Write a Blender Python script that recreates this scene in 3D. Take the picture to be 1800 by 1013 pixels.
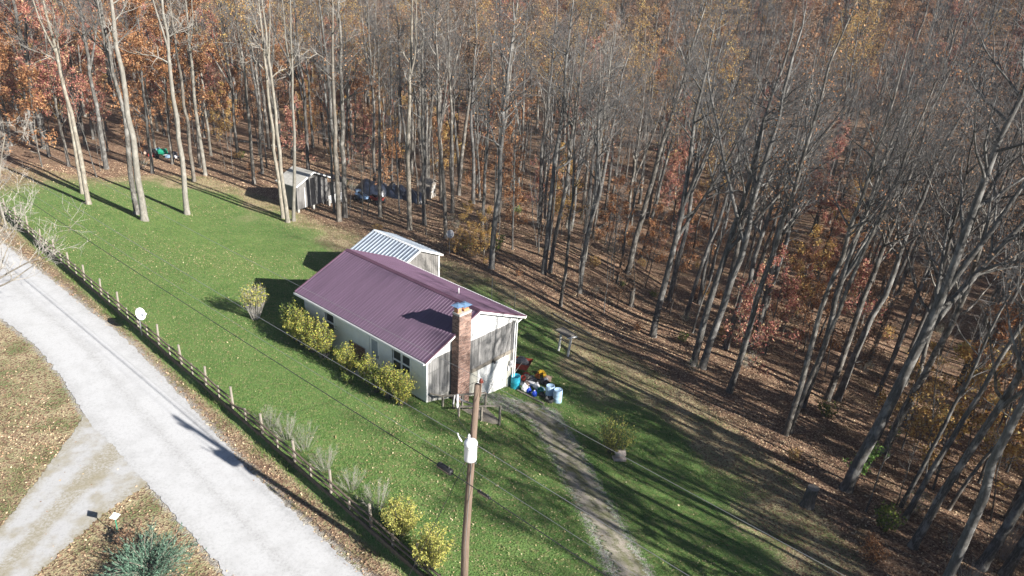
import bpy, math, random
import numpy as np
from mathutils import Matrix, Vector

# ------------------------------------------------------------------ camera, sky, sun, exposure
scene = bpy.context.scene
for o in list(bpy.data.objects): bpy.data.objects.remove(o)
C = scene.collection
F, TH, RO, H = 1337., .432, .0551, 24.          # focal length in photo pixels, pitch, roll, height
FW = np.array([0, math.cos(TH), -math.sin(TH)]); U0 = np.array([0, math.sin(TH), math.cos(TH)]); R0 = np.array([1., 0, 0])
RX = math.cos(RO)*R0 + math.sin(RO)*U0; UY = -math.sin(RO)*R0 + math.cos(RO)*U0
cd = bpy.data.cameras.new('camera'); cam = bpy.data.objects.new('camera', cd); C.objects.link(cam)
cd.sensor_width = 36; cd.lens = 36*F/1800; cd.clip_start = .5; cd.clip_end = 3000
m = Matrix.Identity(4)
for i in range(3): m[i][0] = RX[i]; m[i][1] = UY[i]; m[i][2] = -FW[i]
m.translation = (0, 0, H); cam.matrix_world = m; scene.camera = cam

SUN_AZ, SUN_EL = math.radians(-34.5), math.radians(27)     # direction towards the sun
w = bpy.data.worlds.new('World'); scene.world = w; w.use_nodes = True
nt = w.node_tree; bgn = nt.nodes['Background']
sky = nt.nodes.new('ShaderNodeTexSky'); sky.sky_type = 'NISHITA'; sky.sun_disc = False
sky.sun_elevation = SUN_EL; sky.sun_rotation = math.atan2(math.cos(SUN_AZ), math.sin(SUN_AZ))
sky.dust_density = .2; sky.air_density = .55; sky.altitude = 400
nt.links.new(sky.outputs[0], bgn.inputs[0]); bgn.inputs[1].default_value = .05
sl = bpy.data.lights.new('sun', 'SUN'); sl.energy = 5.0; sl.angle = math.radians(.53); sl.color = (1, .955, .89)
so = bpy.data.objects.new('sun', sl); C.objects.link(so)
sd = Vector((math.cos(SUN_EL)*math.cos(SUN_AZ), math.cos(SUN_EL)*math.sin(SUN_AZ), math.sin(SUN_EL)))
so.rotation_euler = sd.to_track_quat('Z', 'Y').to_euler(); so.location = (40, -30, 60)
vs = scene.view_settings; vs.view_transform = 'Standard'; vs.look = 'None'; vs.gamma = 1; vs.exposure = 1.42; vs.use_curve_mapping = False

rng = np.random.default_rng(11); random.seed(5)

# ------------------------------------------------------------------ ground shape and pixel -> ground
HD = -.7061
A = np.array([math.cos(HD), math.sin(HD)]); B = np.array([-math.sin(HD), math.cos(HD)])
C0 = np.array([-4.4719, 36.1158])               # front near corner of the house walls; t along A, s along B
def ts(x, y): return (x-C0[0])*A[0]+(y-C0[1])*A[1], (x-C0[0])*B[0]+(y-C0[1])*B[1]
def xy(t, s): return C0[0]+t*A[0]+s*B[0], C0[1]+t*A[1]+s*B[1]
_ss = np.arange(-120, 420, .25)
_prof = np.interp(_ss, [-120, -9, .2, 5, 7.5, 12, 20, 30, 45, 60, 80, 120, 200, 300, 420], [0, 0, 0, -1.75, -2.08, -2.5, -3.6, -5.4, -8.6, -10.5, -8.5, 1, 21, 36, 46])
_k = np.exp(-.5*(np.arange(-8, 9)*.25/.5)**2); _k /= _k.sum()
_prof = np.convolve(np.pad(_prof, 8, mode='edge'), _k, 'valid')
def fence_s(t): return -8.62 + (t-9.)*(-.042)
def sstep(a, b, x):
    u = np.clip((x-a)/(b-a), 0, 1); return u*u*(3-2*u)
def hgt(x, y):
    x = np.asarray(x, float); y = np.asarray(y, float)
    t, s = ts(x, y)
    se = s + .22*np.clip(t-3, 0, 30)*sstep(-8, -2, s)
    z = np.interp(se, _ss, _prof)
    wt = 1-.35*sstep(-2, -16, t) if False else 1-.35*(1-sstep(-16, -2, t))
    near = z < 0
    z = np.where(near & (s < 40), z*wt, z)
    z = z - .32*(1-sstep(fence_s(t)-.32, fence_s(t)-.10, s))
    rough = sstep(14, 26, s)
    z = z + rough*(.22*np.sin(x*.31+1.3)*np.sin(y*.27)+.1*np.sin(x*.9+y*.7)) + .03*np.sin(x*.5+y*.3)*np.sin(y*.6-x*.2)*sstep(fence_s(t), fence_s(t)+3, s)
    return z
def ray(px, py): return FW + RX*(px-900)/F + UY*(506.5-py)/F
def gp(px, py, up=0.):
    """photo pixel -> the point of the ground (raised by up) it shows"""
    d = ray(px, py); k = 5.; prev = 5.
    while k < 600:
        p = d*k
        if H+p[2] < float(hgt(p[0], p[1]))+up: break
        prev = k; k += .8
    lo, hi = prev, k
    for _ in range(30):
        mid = .5*(lo+hi); p = d*mid
        if H+p[2] < float(hgt(p[0], p[1]))+up: hi = mid
        else: lo = mid
    p = d*hi; return np.array([p[0], p[1], H+p[2]])
def gt(t, s, up=0.):
    x, y = xy(t, s); return np.array([x, y, float(hgt(x, y))+up])

# ------------------------------------------------------------------ materials
def new_mat(name, rough=.8, spec=.3, metal=0.):
    mt = bpy.data.materials.new(name); mt.use_nodes = True
    n = mt.node_tree.nodes; b = n['Principled BSDF']
    b.inputs['Roughness'].default_value = rough; b.inputs['Metallic'].default_value = metal
    b.inputs['Specular IOR Level'].default_value = spec
    return mt, mt.node_tree, b
def node(nt, typ, **kw):
    n = nt.nodes.new(typ)
    for k, v in kw.items():
        if k in n.inputs: n.inputs[k].default_value = v
        else: setattr(n, k, v)
    return n
def ramp(nt, fac, stops, interp='LINEAR'):
    r = nt.nodes.new('ShaderNodeValToRGB'); r.color_ramp.interpolation = interp
    e = r.color_ramp.elements
    while len(e) > 1: e.remove(e[-1])
    e[0].position = stops[0][0]; e[0].color = (*stops[0][1], 1)
    for p, c in stops[1:]:
        q = e.new(p); q.color = (*c, 1)
    nt.links.new(fac, r.inputs[0]); return r.outputs[0]
def mix(nt, fac, a, b, typ='MIX'):
    mx = nt.nodes.new('ShaderNodeMix'); mx.data_type = 'RGBA'; mx.blend_type = typ
    for s, v in ((0, fac), (6, a), (7, b)):
        if hasattr(v, 'links'): nt.links.new(v, mx.inputs[s])
        else: mx.inputs[s].default_value = v if s == 0 else (*v, 1)
    return mx.outputs[2]
def noise(nt, scale, detail=4, vec=None, rough=.55):
    n = node(nt, 'ShaderNodeTexNoise', Scale=scale, Detail=detail, Roughness=rough)
    if vec is None:
        tc = nt.nodes.new('ShaderNodeNewGeometry'); vec = tc.outputs['Position']
    nt.links.new(vec, n.inputs['Vector']); return n.outputs['Fac']
def objvec(nt, scale=(1, 1, 1)):
    tc = nt.nodes.new('ShaderNodeTexCoord'); mp = nt.nodes.new('ShaderNodeMapping'); mp.inputs['Scale'].default_value = scale
    nt.links.new(tc.outputs['Object'], mp.inputs['Vector']); return mp.outputs[0]
def bump(nt, b, h, strength=.4, dist=.02):
    bp = node(nt, 'ShaderNodeBump', Strength=strength, Distance=dist); nt.links.new(h, bp.inputs['Height']); nt.links.new(bp.outputs[0], b.inputs['Normal'])
M = {}
def plain(name, col, rough=.75, var=.25, scale=3., metal=0., spec=.3, stretch=(1, 1, 1), bmp=0.):
    """a base colour with mottled wear"""
    mt, nt, b = new_mat(name, rough, spec, metal)
    v = objvec(nt, stretch); f = noise(nt, scale, 6, v, .65)
    lo = tuple(c*(1-var) for c in col); hi = tuple(min(1, c*(1+var)) for c in col)
    nt.links.new(ramp(nt, f, [(.3, lo), (.7, hi)]), b.inputs['Base Color'])
    if bmp: bump(nt, b, f, bmp, .02)
    M[name] = mt; return mt
def leafy(name, stops, trans=.25, rough=.65):
    """a colour of its own for each leaf or blade"""
    mt, nt, b = new_mat(name, rough, .25)
    g = nt.nodes.new('ShaderNodeNewGeometry')
    col = ramp(nt, g.outputs['Random Per Island'], stops)
    nt.links.new(col, b.inputs['Base Color'])
    tr = nt.nodes.new('ShaderNodeBsdfTranslucent'); nt.links.new(col, tr.inputs[0])
    mx = nt.nodes.new('ShaderNodeMixShader'); mx.inputs[0].default_value = trans
    nt.links.new(b.outputs[0], mx.inputs[1]); nt.links.new(tr.outputs[0], mx.inputs[2])
    nt.links.new(mx.outputs[0], nt.nodes['Material Output'].inputs[0])
    M[name] = mt; return mt

def ground_material():
    mt, nt, b = new_mat('ground', .95, .1)
    L = nt.links.new
    at = nt.nodes.new('ShaderNodeAttribute'); at.attribute_name = 'cover'
    sp = nt.nodes.new('ShaderNodeSeparateColor'); L(at.outputs['Color'], sp.inputs[0])
    geo = nt.nodes.new('ShaderNodeNewGeometry')
    n1 = noise(nt, .55, 6); n2 = noise(nt, 4, 5); n3 = noise(nt, 22, 4, rough=.7); n4 = noise(nt, 60, 3, rough=.8)
    def edge(sock, w=.55):
        a = node(nt, 'ShaderNodeMath', operation='SUBTRACT'); L(n2, a.inputs[0]); a.inputs[1].default_value = .5
        a2 = node(nt, 'ShaderNodeMath', operation='SUBTRACT'); L(n3, a2.inputs[0]); a2.inputs[1].default_value = .5
        s_ = node(nt, 'ShaderNodeMath', operation='ADD'); L(a.outputs[0], s_.inputs[0]); L(a2.outputs[0], s_.inputs[1])
        m_ = node(nt, 'ShaderNodeMath', operation='MULTIPLY_ADD'); L(s_.outputs[0], m_.inputs[0]); m_.inputs[1].default_value = w*2; L(sock, m_.inputs[2])
        r = nt.nodes.new('ShaderNodeMapRange'); L(m_.outputs[0], r.inputs[0]); r.inputs[1].default_value = .38; r.inputs[2].default_value = .62
        return r.outputs[0]
    lawn = mix(nt, ramp(nt, n1, [(.38, (0, 0, 0)), (.62, (1, 1, 1))]), (.045, .1, .024), (.12, .18, .058))
    lawn = mix(nt, ramp(nt, n3, [(.4, (0, 0, 0)), (.62, (1, 1, 1))]), lawn, (.14, .24, .07))
    lawn = mix(nt, ramp(nt, n2, [(.5, (0, 0, 0)), (.68, (.75, .75, .75))]), lawn, (.25, .23, .11))
    vo = node(nt, 'ShaderNodeTexVoronoi', Scale=11.); L(geo.outputs['Position'], vo.inputs['Vector'])
    sc = nt.nodes.new('ShaderNodeSeparateColor'); L(vo.outputs['Color'], sc.inputs[0])
    litter = ramp(nt, sc.outputs[0], [(0, (.075, .045, .034)), (.25, (.17, .1, .066)), (.5, (.26, .16, .105)), (.75, (.35, .23, .15)), (1, (.46, .34, .23))])
    litter = mix(nt, ramp(nt, n2, [(.3, (0, 0, 0)), (.75, (.75, .75, .75))]), litter, (.1, .062, .042))
    litter = mix(nt, ramp(nt, n1, [(.52, (0, 0, 0)), (.75, (.45, .45, .45))]), litter, (.08, .085, .035))
    dry = mix(nt, n2, (.3, .25, .14), (.48, .41, .26))
    dry = mix(nt, ramp(nt, n1, [(.42, (0, 0, 0)), (.62, (.8, .8, .8))]), dry, (.1, .14, .045))
    dry = mix(nt, ramp(nt, sc.outputs[1], [(.45, (0, 0, 0)), (.6, (.85, .85, .85))]), dry, litter)
    grav = mix(nt, n4, (.33, .315, .29), (.6, .585, .55)); grav = mix(nt, ramp(nt, n2, [(.45, (0, 0, 0)), (.68, (.8, .8, .8))]), grav, (.13, .105, .075))
    col = mix(nt, edge(sp.outputs[0]), dry, lawn)
    col = mix(nt, edge(sp.outputs[1]), col, litter)
    col = mix(nt, edge(sp.outputs[2]), col, grav)
    L(col, b.inputs['Base Color'])
    ad = node(nt, 'ShaderNodeMath', operation='ADD'); L(n3, ad.inputs[0]); L(vo.outputs['Distance'], ad.inputs[1])
    bump(nt, b, ad.outputs[0], .7, .06)
    M['ground'] = mt
ground_material()

def gravel(name, lo, hi, patch, pf, kind):
    mt, nt, b = new_mat(name, .95, .1)
    n4 = noise(nt, 45, 4, rough=.8); n2 = noise(nt, 1.1, 6); n3 = noise(nt, 9, 5, rough=.7)
    c = mix(nt, n4, lo, hi)
    uv = nt.nodes.new('ShaderNodeAttribute'); uv.attribute_name = 'across'
    if kind == 'road': tr_ = ramp(nt, uv.outputs['Fac'], [(.0, (.5, .5, .5)), (.16, (0, 0, 0)), (.4, (0, 0, 0)), (.5, (.55, .55, .55)), (.6, (0, 0, 0)), (.84, (0, 0, 0)), (1, (.6, .6, .6))])
    else: tr_ = ramp(nt, uv.outputs['Fac'], [(0, (.9, .9, .9)), (.14, (0, 0, 0)), (.36, (0, 0, 0)), (.46, (.9, .9, .9)), (.6, (.85, .85, .85)), (.68, (0, 0, 0)), (.86, (0, 0, 0)), (1, (.9, .9, .9))])
    th_ = node(nt, 'ShaderNodeMath', operation='MULTIPLY'); nt.links.new(tr_, th_.inputs[0]); nt.links.new(ramp(nt, n3, [(.35, (.15, .15, .15)), (.62, (1, 1, 1))]), th_.inputs[1])
    c = mix(nt, th_.outputs[0], c, patch)
    c = mix(nt, ramp(nt, n2, [(.45, (0, 0, 0)), (.68, (pf, pf, pf))]), c, patch)
    c = mix(nt, ramp(nt, n3, [(.5, (0, 0, 0)), (.8, (.5, .5, .5))]), c, tuple(x*.6 for x in lo))
    nt.links.new(c, b.inputs['Base Color']); bump(nt, b, n4, .5, .02); M[name] = mt
gravel('road', (.40, .40, .40), (.58, .585, .59), (.3, .295, .29), .25, 'road')
gravel('lane', (.33, .328, .325), (.52, .52, .52), (.27, .235, .15), .7, 'lane')
gravel('drive', (.2, .175, .14), (.45, .41, .35), (.13, .14, .06), .95, 'drive')

def bark(name, dark, mid, pale):
    mt, nt, b = new_mat(name, .9, .15)
    v = objvec(nt, (6, 6, 1.1)); f = noise(nt, 2.2, 6, v, .7); g = noise(nt, 1.1, 4, objvec(nt, (2, 2, 1.4)))
    c = ramp(nt, f, [(.3, dark), (.55, mid), (.75, pale)])
    c = mix(nt, ramp(nt, g, [(.5, (0, 0, 0)), (.62, (.55, .55, .55))]), c, pale)
    oi = nt.nodes.new('ShaderNodeObjectInfo')
    c = mix(nt, ramp(nt, oi.outputs['Random'], [(0, (0, 0, 0)), (1, (.5, .5, .5))]), c, mid)
    c = mix(nt, 1., c, ramp(nt, oi.outputs['Random'], [(0, (.55, .52, .5)), (.3, (1.0, .95, .88)), (.6, (.75, .74, .72)), (1, (1, 1, 1))]), 'MULTIPLY')
    nt.links.new(c, b.inputs['Base Color']); bump(nt, b, f, .6, .03); M[name] = mt
bark('bark', (.036, .033, .03), (.125, .12, .112), (.44, .435, .42))
bark('bark_pale', (.10, .092, .08), (.25, .235, .205), (.44, .425, .385))
plain('twig', (.1, .095, .092), .9, .35, 2.)
plain('twig_pale', (.3, .28, .25), .9, .25, 2.)
leafy('leaf_rust', [(0, (.17, .07, .035)), (.4, (.36, .165, .075)), (.75, (.52, .27, .125)), (1, (.6, .38, .19))], .35)
leafy('leaf_red', [(0, (.22, .07, .06)), (.35, (.4, .15, .12)), (.7, (.52, .26, .19)), (.85, (.55, .36, .2)), (1, (.5, .42, .24))], .35)
leafy('leaf_gold', [(0, (.27, .14, .045)), (.4, (.48, .28, .09)), (.8, (.64, .44, .16)), (1, (.5, .42, .16))], .35)
leafy('leaf_brown', [(0, (.12, .07, .045)), (.5, (.24, .145, .09)), (1, (.38, .25, .15))])
leafy('leaf_shrub', [(0, (.09, .14, .025)), (.3, (.26, .31, .055)), (.65, (.46, .45, .085)), (.9, (.58, .5, .12)), (1, (.32, .14, .06))], .35)
leafy('leaf_yellow', [(0, (.16, .2, .05)), (.4, (.4, .41, .1)), (.8, (.58, .53, .14)), (1, (.45, .37, .13))], .3)
leafy('leaf_olive', [(0, (.05, .09, .02)), (.5, (.14, .2, .04)), (1, (.3, .32, .06))], .3)
leafy('leaf_green', [(0, (.1, .2, .04)), (.5, (.25, .42, .1)), (1, (.4, .55, .2))], .3)
leafy('needle', [(0, (.03, .07, .05)), (.5, (.1, .19, .13)), (1, (.22, .33, .24))], .1)
leafy('grass_blade', [(0, (.06, .125, .028)), (.45, (.135, .235, .055)), (.85, (.24, .33, .095)), (.94, (.22, .24, .09)), (1, (.34, .28, .14))], .3)
leafy('dry_blade', [(0, (.2, .165, .08)), (.5, (.34, .28, .15)), (.8, (.42, .36, .2)), (1, (.1, .16, .04))], .2)
leafy('litter', [(0, (.12, .07, .048)), (.3, (.28, .175, .11)), (.6, (.43, .295, .19)), (.85, (.57, .43, .28)), (1, (.66, .54, .35))], .1)
leafy('gold_litter', [(0, (.22, .15, .08)), (.5, (.4, .32, .16)), (1, (.55, .48, .3))], .1)

plain('roof_plum', (.11, .066, .106), .4, .2, 1.6, 0, .5, stretch=(2.2, .25, .25))
plain('roof_cap', (.105, .052, .078), .45, .1, 1.3, 0, .5)
plain('roof_steel', (.3, .345, .4), .36, .2, .8, .35, .5)
plain('white_paint', (.72, .72, .7), .6, .06, 2., bmp=.05)
plain('cream_paint', (.42, .41, .36), .7, .12, 1.5, bmp=.1)
plain('white_trim', (.78, .78, .77), .5, .05, 2.)
plain('grey_siding', (.22, .215, .21), .85, .42, 1.1, stretch=(5, 5, .5), bmp=.25)
plain('dark_siding', (.2, .19, .18), .85, .4, 1.1, stretch=(5, 5, .5), bmp=.25)
plain('shed_board', (.16, .155, .15), .85, .25, 1.0, stretch=(4, 4, .6), bmp=.2)
plain('concrete', (.38, .37, .34), .9, .2, 3., bmp=.3)
plain('mortar', (.42, .4, .37), .95, .15, 8.)
plain('flue_clay', (.5, .23, .11), .8, .15, 5.)
plain('cap_steel', (.16, .27, .42), .4, .15, 4., .2)
plain('black', (.018, .018, .02), .5, .2, 3.)
plain('rubber', (.02, .02, .02), .85, .2, 5.)
plain('pole_wood', (.155, .112, .085), .9, .3, 3., stretch=(8, 8, .6), bmp=.4)
plain('old_wood', (.23, .205, .17), .9, .35, 3., stretch=(2, 2, 2), bmp=.3)
plain('post_wood', (.25, .22, .185), .9, .25, 3., stretch=(6, 6, 1), bmp=.3)
plain('dark_wood', (.135, .105, .08), .9, .35, 3., stretch=(2, 2, 2), bmp=.3)
plain('tank_white', (.72, .73, .74), .4, .06, 3.)
plain('porcelain', (.55, .55, .56), .3, .1, 5.)
plain('insulator_brown', (.16, .04, .03), .25, .1, 5.)
plain('wire', (.3, .3, .3), .5, .1, 1., .5)
plain('cable', (.03, .03, .032), .6, .1, 1.)
plain('steel', (.35, .35, .36), .45, .2, 4., .7)
plain('barrel_blue', (.32, .47, .64), .5, .12, 3.)
plain('barrel_teal', (.03, .36, .5), .45, .12, 3.)
plain('jug_blue', (.02, .07, .52), .35, .12, 3.)
plain('bag_white', (.68, .68, .68), .5, .1, 6.)
plain('red_paint', (.42, .07, .05), .5, .25, 4.)
plain('yellow_plastic', (.75, .47, .04), .5, .1, 4.)
plain('orange_plastic', (.65, .2, .04), .5, .1, 4.)
plain('green_tarp', (.02, .3, .18), .5, .15, 4.)
plain('navy_tarp', (.014, .019, .034), .38, .4, 2., 0, .6, bmp=.3)
plain('atv_blue', (.22, .36, .55), .4, .15, 4.)
plain('pink_tan', (.5, .36, .28), .8, .2, 6.)
plain('grey_junk', (.13, .13, .14), .7, .4, 6.)
plain('sky_blue', (.3, .55, .72), .5, .1, 4.)
plain('stone', (.42, .36, .32), .85, .2, 6., bmp=.4)
plain('curtain', (.3, .33, .35), .8, .15, 4.)
mt, nt, b = new_mat('glass', .08, .5); b.inputs['Base Color'].default_value = (.03, .04, .045, 1); M['glass'] = mt
mt, nt, b = new_mat('brick', .9, .2)
g = nt.nodes.new('ShaderNodeNewGeometry')
nt.links.new(ramp(nt, g.outputs['Random Per Island'], [(0, (.11, .06, .047)), (.5, (.19, .105, .08)), (1, (.31, .19, .145))]), b.inputs['Base Color']); M['brick'] = mt

# ------------------------------------------------------------------ mesh helpers
def mesh_np(name, V, polys, mats, mat_idx=None, smooth=False):
    """V (n,3); polys: list of int arrays (m,k)"""
    me = bpy.data.meshes.new(name)
    V = np.asarray(V, np.float32); me.vertices.add(len(V)); me.vertices.foreach_set('co', V.ravel())
    loops = np.concatenate([p.ravel() for p in polys]).astype(np.int32)
    sizes = np.concatenate([np.full(len(p), p.shape[1]) for p in polys]).astype(np.int32)
    st = np.zeros(len(sizes), np.int32); st[1:] = np.cumsum(sizes)[:-1]
    me.loops.add(len(loops)); me.loops.foreach_set('vertex_index', loops)
    me.polygons.add(len(sizes)); me.polygons.foreach_set('loop_start', st)
    if mat_idx is not None: me.polygons.foreach_set('material_index', np.asarray(mat_idx, np.int32))
    me.polygons.foreach_set('use_smooth', np.full(len(sizes), bool(smooth)))
    for mm in (mats if isinstance(mats, (list, tuple)) else [mats]): me.materials.append(M[mm])
    me.update(calc_edges=True); return me
def tag(o, label=None, cat=None, group=None, kind=None):
    if label: o['label'] = label
    if cat: o['category'] = cat
    if group: o['group'] = group
    if kind: o['kind'] = kind
    return o
def link(name, data, parent=None):
    o = bpy.data.objects.new(name, data); C.objects.link(o)
    if parent: o.parent = parent
    return o
def thing(name, loc, rz, label, cat, group=None, rot=None):
    o = link(name, None); o.empty_display_size = .3; o.location = loc; o.rotation_euler = rot or (0, 0, rz)
    return tag(o, label, cat, group)
class MB:
    def __init__(s): s.v = []; s.f = []; s.m = []
    def add(s, vs_, fs, mi=0):
        n = len(s.v); s.v += [tuple(map(float, q)) for q in vs_]; s.f += [tuple(n+i for i in f) for f in fs]; s.m += [mi]*len(fs); return s
    def box(s, a, b, mi=0):
        (x0, y0, z0), (x1, y1, z1) = a, b
        return s.add([(x0, y0, z0), (x1, y0, z0), (x1, y1, z0), (x0, y1, z0), (x0, y0, z1), (x1, y0, z1), (x1, y1, z1), (x0, y1, z1)],
                     [(0, 3, 2, 1), (4, 5, 6, 7), (0, 1, 5, 4), (1, 2, 6, 5), (2, 3, 7, 6), (3, 0, 4, 7)], mi)
    def bar(s, p, q, w, h=None, mi=0, up=(0, 0, 1)):
        """a squared timber from p to q"""
        p = Vector(p); q = Vector(q); d = (q-p).normalized(); h = h or w
        u = Vector(up); x = d.cross(u)
        if x.length < 1e-3: x = d.cross(Vector((1, 0, 0)))
        x.normalize(); y = x.cross(d).normalized()
        vs_ = [e+x*(sx*w/2)+y*(sy*h/2) for e in (p, q) for sx, sy in ((-1, -1), (1, -1), (1, 1), (-1, 1))]
        return s.add(vs_, [(0, 3, 2, 1), (4, 5, 6, 7), (0, 1, 5, 4), (1, 2, 6, 5), (2, 3, 7, 6), (3, 0, 4, 7)], mi)
    def tube(s, pts, rad, n=8, mi=0, caps=True):
        pts = [Vector(p) for p in pts]; rad = rad if isinstance(rad, (list, tuple)) else [rad]*len(pts)
        base = len(s.v); vs_ = []
        for i, p in enumerate(pts):
            d = (pts[min(i+1, len(pts)-1)]-pts[max(i-1, 0)]).normalized()
            x = d.cross(Vector((.13, .21, 1)));
            if x.length < .3: x = d.cross(Vector((1, .2, 0)))
            x.normalize(); y = d.cross(x)
            vs_ += [p+(x*math.cos(2*math.pi*k/n)+y*math.sin(2*math.pi*k/n))*rad[i] for k in range(n)]
        fs = [(i*n+k, i*n+(k+1) % n, (i+1)*n+(k+1) % n, (i+1)*n+k) for i in range(len(pts)-1) for k in range(n)]
        if caps: fs += [tuple(range(n))[::-1], tuple((len(pts)-1)*n+k for k in range(n))]
        return s.add(vs_, fs, mi)
    def lathe(s, prof, n=16, at=(0, 0, 0), mi=0):
        """prof: (radius, z) from bottom up"""
        vs_ = [(at[0]+r*math.cos(2*math.pi*k/n), at[1]+r*math.sin(2*math.pi*k/n), at[2]+z) for r, z in prof for k in range(n)]
        fs = [(i*n+k, i*n+(k+1) % n, (i+1)*n+(k+1) % n, (i+1)*n+k) for i in range(len(prof)-1) for k in range(n)]
        fs += [tuple(range(n))[::-1], tuple((len(prof)-1)*n+k for k in range(n))]
        return s.add(vs_, fs, mi)
    def prism(s, poly, axis, a, b, mi=0):
        """polygon in the plane across axis ('x' or 'y'), from a to b along it"""
        n = len(poly)
        P = (lambda c, p: (c, p[0], p[1])) if axis == 'x' else ((lambda c, p: (p[0], c, p[1])) if axis == 'y' else (lambda c, p: (p[0], p[1], c)))
        return s.add([P(a, p) for p in poly]+[P(b, p) for p in poly], [tuple(range(n))[::-1], tuple(range(n, 2*n))]+[(k, (k+1) % n, n+(k+1) % n, n+k) for k in range(n)], mi)
    def blob(s, c, r, n=8, mi=0, jit=.15, seed=1):
        rr = random.Random(seed); rows = max(4, n//2+1); vs_ = []
        for i in range(rows+1):
            a = math.pi*i/rows
            for k in range(n):
                q = 1+rr.uniform(-jit, jit); ph = 2*math.pi*k/n
                vs_.append((c[0]+r[0]*math.sin(a)*math.cos(ph)*q, c[1]+r[1]*math.sin(a)*math.sin(ph)*q, c[2]-r[2]*math.cos(a)*q))
        fs = [(i*n+k, i*n+(k+1) % n, (i+1)*n+(k+1) % n, (i+1)*n+k) for i in range(rows) for k in range(n)]
        return s.add(vs_, fs, mi)
    def mesh(s, name, mats, smooth=False):
        me = bpy.data.meshes.new(name); me.from_pydata(s.v, [], s.f); me.polygons.foreach_set('material_index', s.m)
        if smooth: me.polygons.foreach_set('use_smooth', [True]*len(s.f))
        for mm in (mats if isinstance(mats, (list, tuple)) else [mats]): me.materials.append(M[mm])
        me.update(); return me
    def build(s, name, mats, parent=None, smooth=False, bevel=0, label=None, kind=None):
        o = link(name, s.mesh(name, mats, smooth), parent)
        if bevel:
            md = o.modifiers.new('bevel', 'BEVEL'); md.width = bevel; md.segments = 2; md.limit_method = 'ANGLE'
        return tag(o, label, kind=kind)
def part(name, mat, parent, fn, **kw):
    mb = MB(); fn(mb); return mb.build(name, mat, parent, **kw)

# ------------------------------------------------------------------ ground, road, lane, drive
def axis_pts(fine0, fine1, step, lo, hi, g=1.16):
    a = list(np.arange(fine0, fine1+1e-6, step)); d = step
    while a[-1] < hi: d *= g; a.append(a[-1]+d)
    d = step
    while a[0] > lo: d *= g; a.insert(0, a[0]-d)
    return np.array(a)
tt = axis_pts(-62, 27, .36, -420, 260); sv_ = axis_pts(-22, 26, .3, -220, 410)
# the fence step needs a line of its own points: shift the grid to run with the fence
T, S = np.meshgrid(tt, sv_, indexing='ij')
X, Y = xy(T, S); Z = hgt(X, Y)
nt_, ns_ = T.shape
idx = np.arange(nt_*ns_).reshape(nt_, ns_)
quads = np.stack([idx[:-1, :-1], idx[1:, :-1], idx[1:, 1:], idx[:-1, 1:]], -1).reshape(-1, 4)
gme = mesh_np('ground', np.stack([X, Y, Z], -1).reshape(-1, 3), [quads], 'ground', smooth=True)
_lb = np.array([(-200, 4), (-70, -3), (-60.8, -2.5), (-56.5, 2.8), (-55.1, 9), (-52, 14), (-41.5, 15.3), (-31.8, 15), (-26.9, 16), (-17.9, 18), (-11.8, 18.3), (-4.9, 19.3), (7.4, 16.2), (17, 12.2), (22.3, 7.2), (25, 2), (30, -2.5), (36, -4.5), (60, -4.5), (200, -6)])
_gb = np.array([(-200, 3), (-40, 2.5), (-20, 1.5), (-6, 1.5), (1, 4.2), (8, 3.8), (17, 4), (21, 3), (60, 2)])
def lawn_edge(t): return np.interp(t, _lb[:, 0], _lb[:, 1])
def green_gap(t): return np.interp(t, _gb[:, 0], _gb[:, 1])
le = lawn_edge(T); fs_ = fence_s(T)
ew = 2.2*np.sin(T*.35+1)*np.sin(S*.4+T*.13)+1.2*np.sin(T*.9)*np.sin(S*.8)
lawn = sstep(fs_-.9, fs_-.1, S)*(1-sstep(le-green_gap(T)-3.5+ew, le-green_gap(T)+2.5+ew, S))
lawn = lawn*(1-.55*sstep(-48, -58, T)) if False else lawn*(1-.75*(1-sstep(-60, -44, T)))
leaf = sstep(le-1.0, le+2.4, S)
leaf = np.maximum(leaf, .62*(1-sstep(-60, -48, T))*sstep(fs_-2, fs_, S))
leaf = np.maximum(leaf, .53*sstep(fs_-2.6, fs_-1.6, S)*(1-sstep(fs_-.9, fs_-.3, S)))
leaf = np.maximum(leaf, .34*(1-sstep(-16.5, -14, S)))
def seg_dist(px_line, x, y, up=0.):
    P = [gp(*p)[:2] for p in px_line]; d = np.full(x.shape, 1e9)
    for a, b in zip(P[:-1], P[1:]):
        ab = b-a; u = np.clip(((x-a[0])*ab[0]+(y-a[1])*ab[1])/(ab@ab), 0, 1)
        d = np.minimum(d, np.hypot(x-a[0]-u*ab[0], y-a[1]-u*ab[1]))
    return d
dd = seg_dist([(870, 705), (955, 730), (990, 790), (1025, 850), (1060, 915), (1112, 1013), (1180, 1150)], X, Y)
grav = .56*(1-sstep(.8, 1.9, dd))
roadR_px = [(0, 425), (100, 500), (230, 605), (335, 715), (440, 830), (540, 925), (640, 1013)]
roadL_px = [(0, 560), (60, 605), (110, 665), (150, 735), (240, 830), (320, 920), (400, 1013)]
def edge_fn(pxs):
    q = np.array([ts(*gp(*p)[:2]) for p in pxs]); q = q[np.argsort(q[:, 0])]; return q
eR, eL = edge_fn(roadR_px), edge_fn(roadL_px)
def edge_s(e, t):
    sl0 = (e[1, 1]-e[0, 1])/(e[1, 0]-e[0, 0])*.3; sl1 = 0.
    return np.where(t < e[0, 0], e[0, 1]+(t-e[0, 0])*.0, np.where(t > e[-1, 0], e[-1, 1]+(t-e[-1, 0])*sl1, np.interp(t, e[:, 0], e[:, 1])))
rs = edge_s(eR, T); ls = np.minimum(edge_s(eL, T), rs-3.2)
grav = np.maximum(grav, .6*sstep(ls-.7, ls+.1, S)*(1-sstep(rs-.1, rs+1.0, S)))
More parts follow.
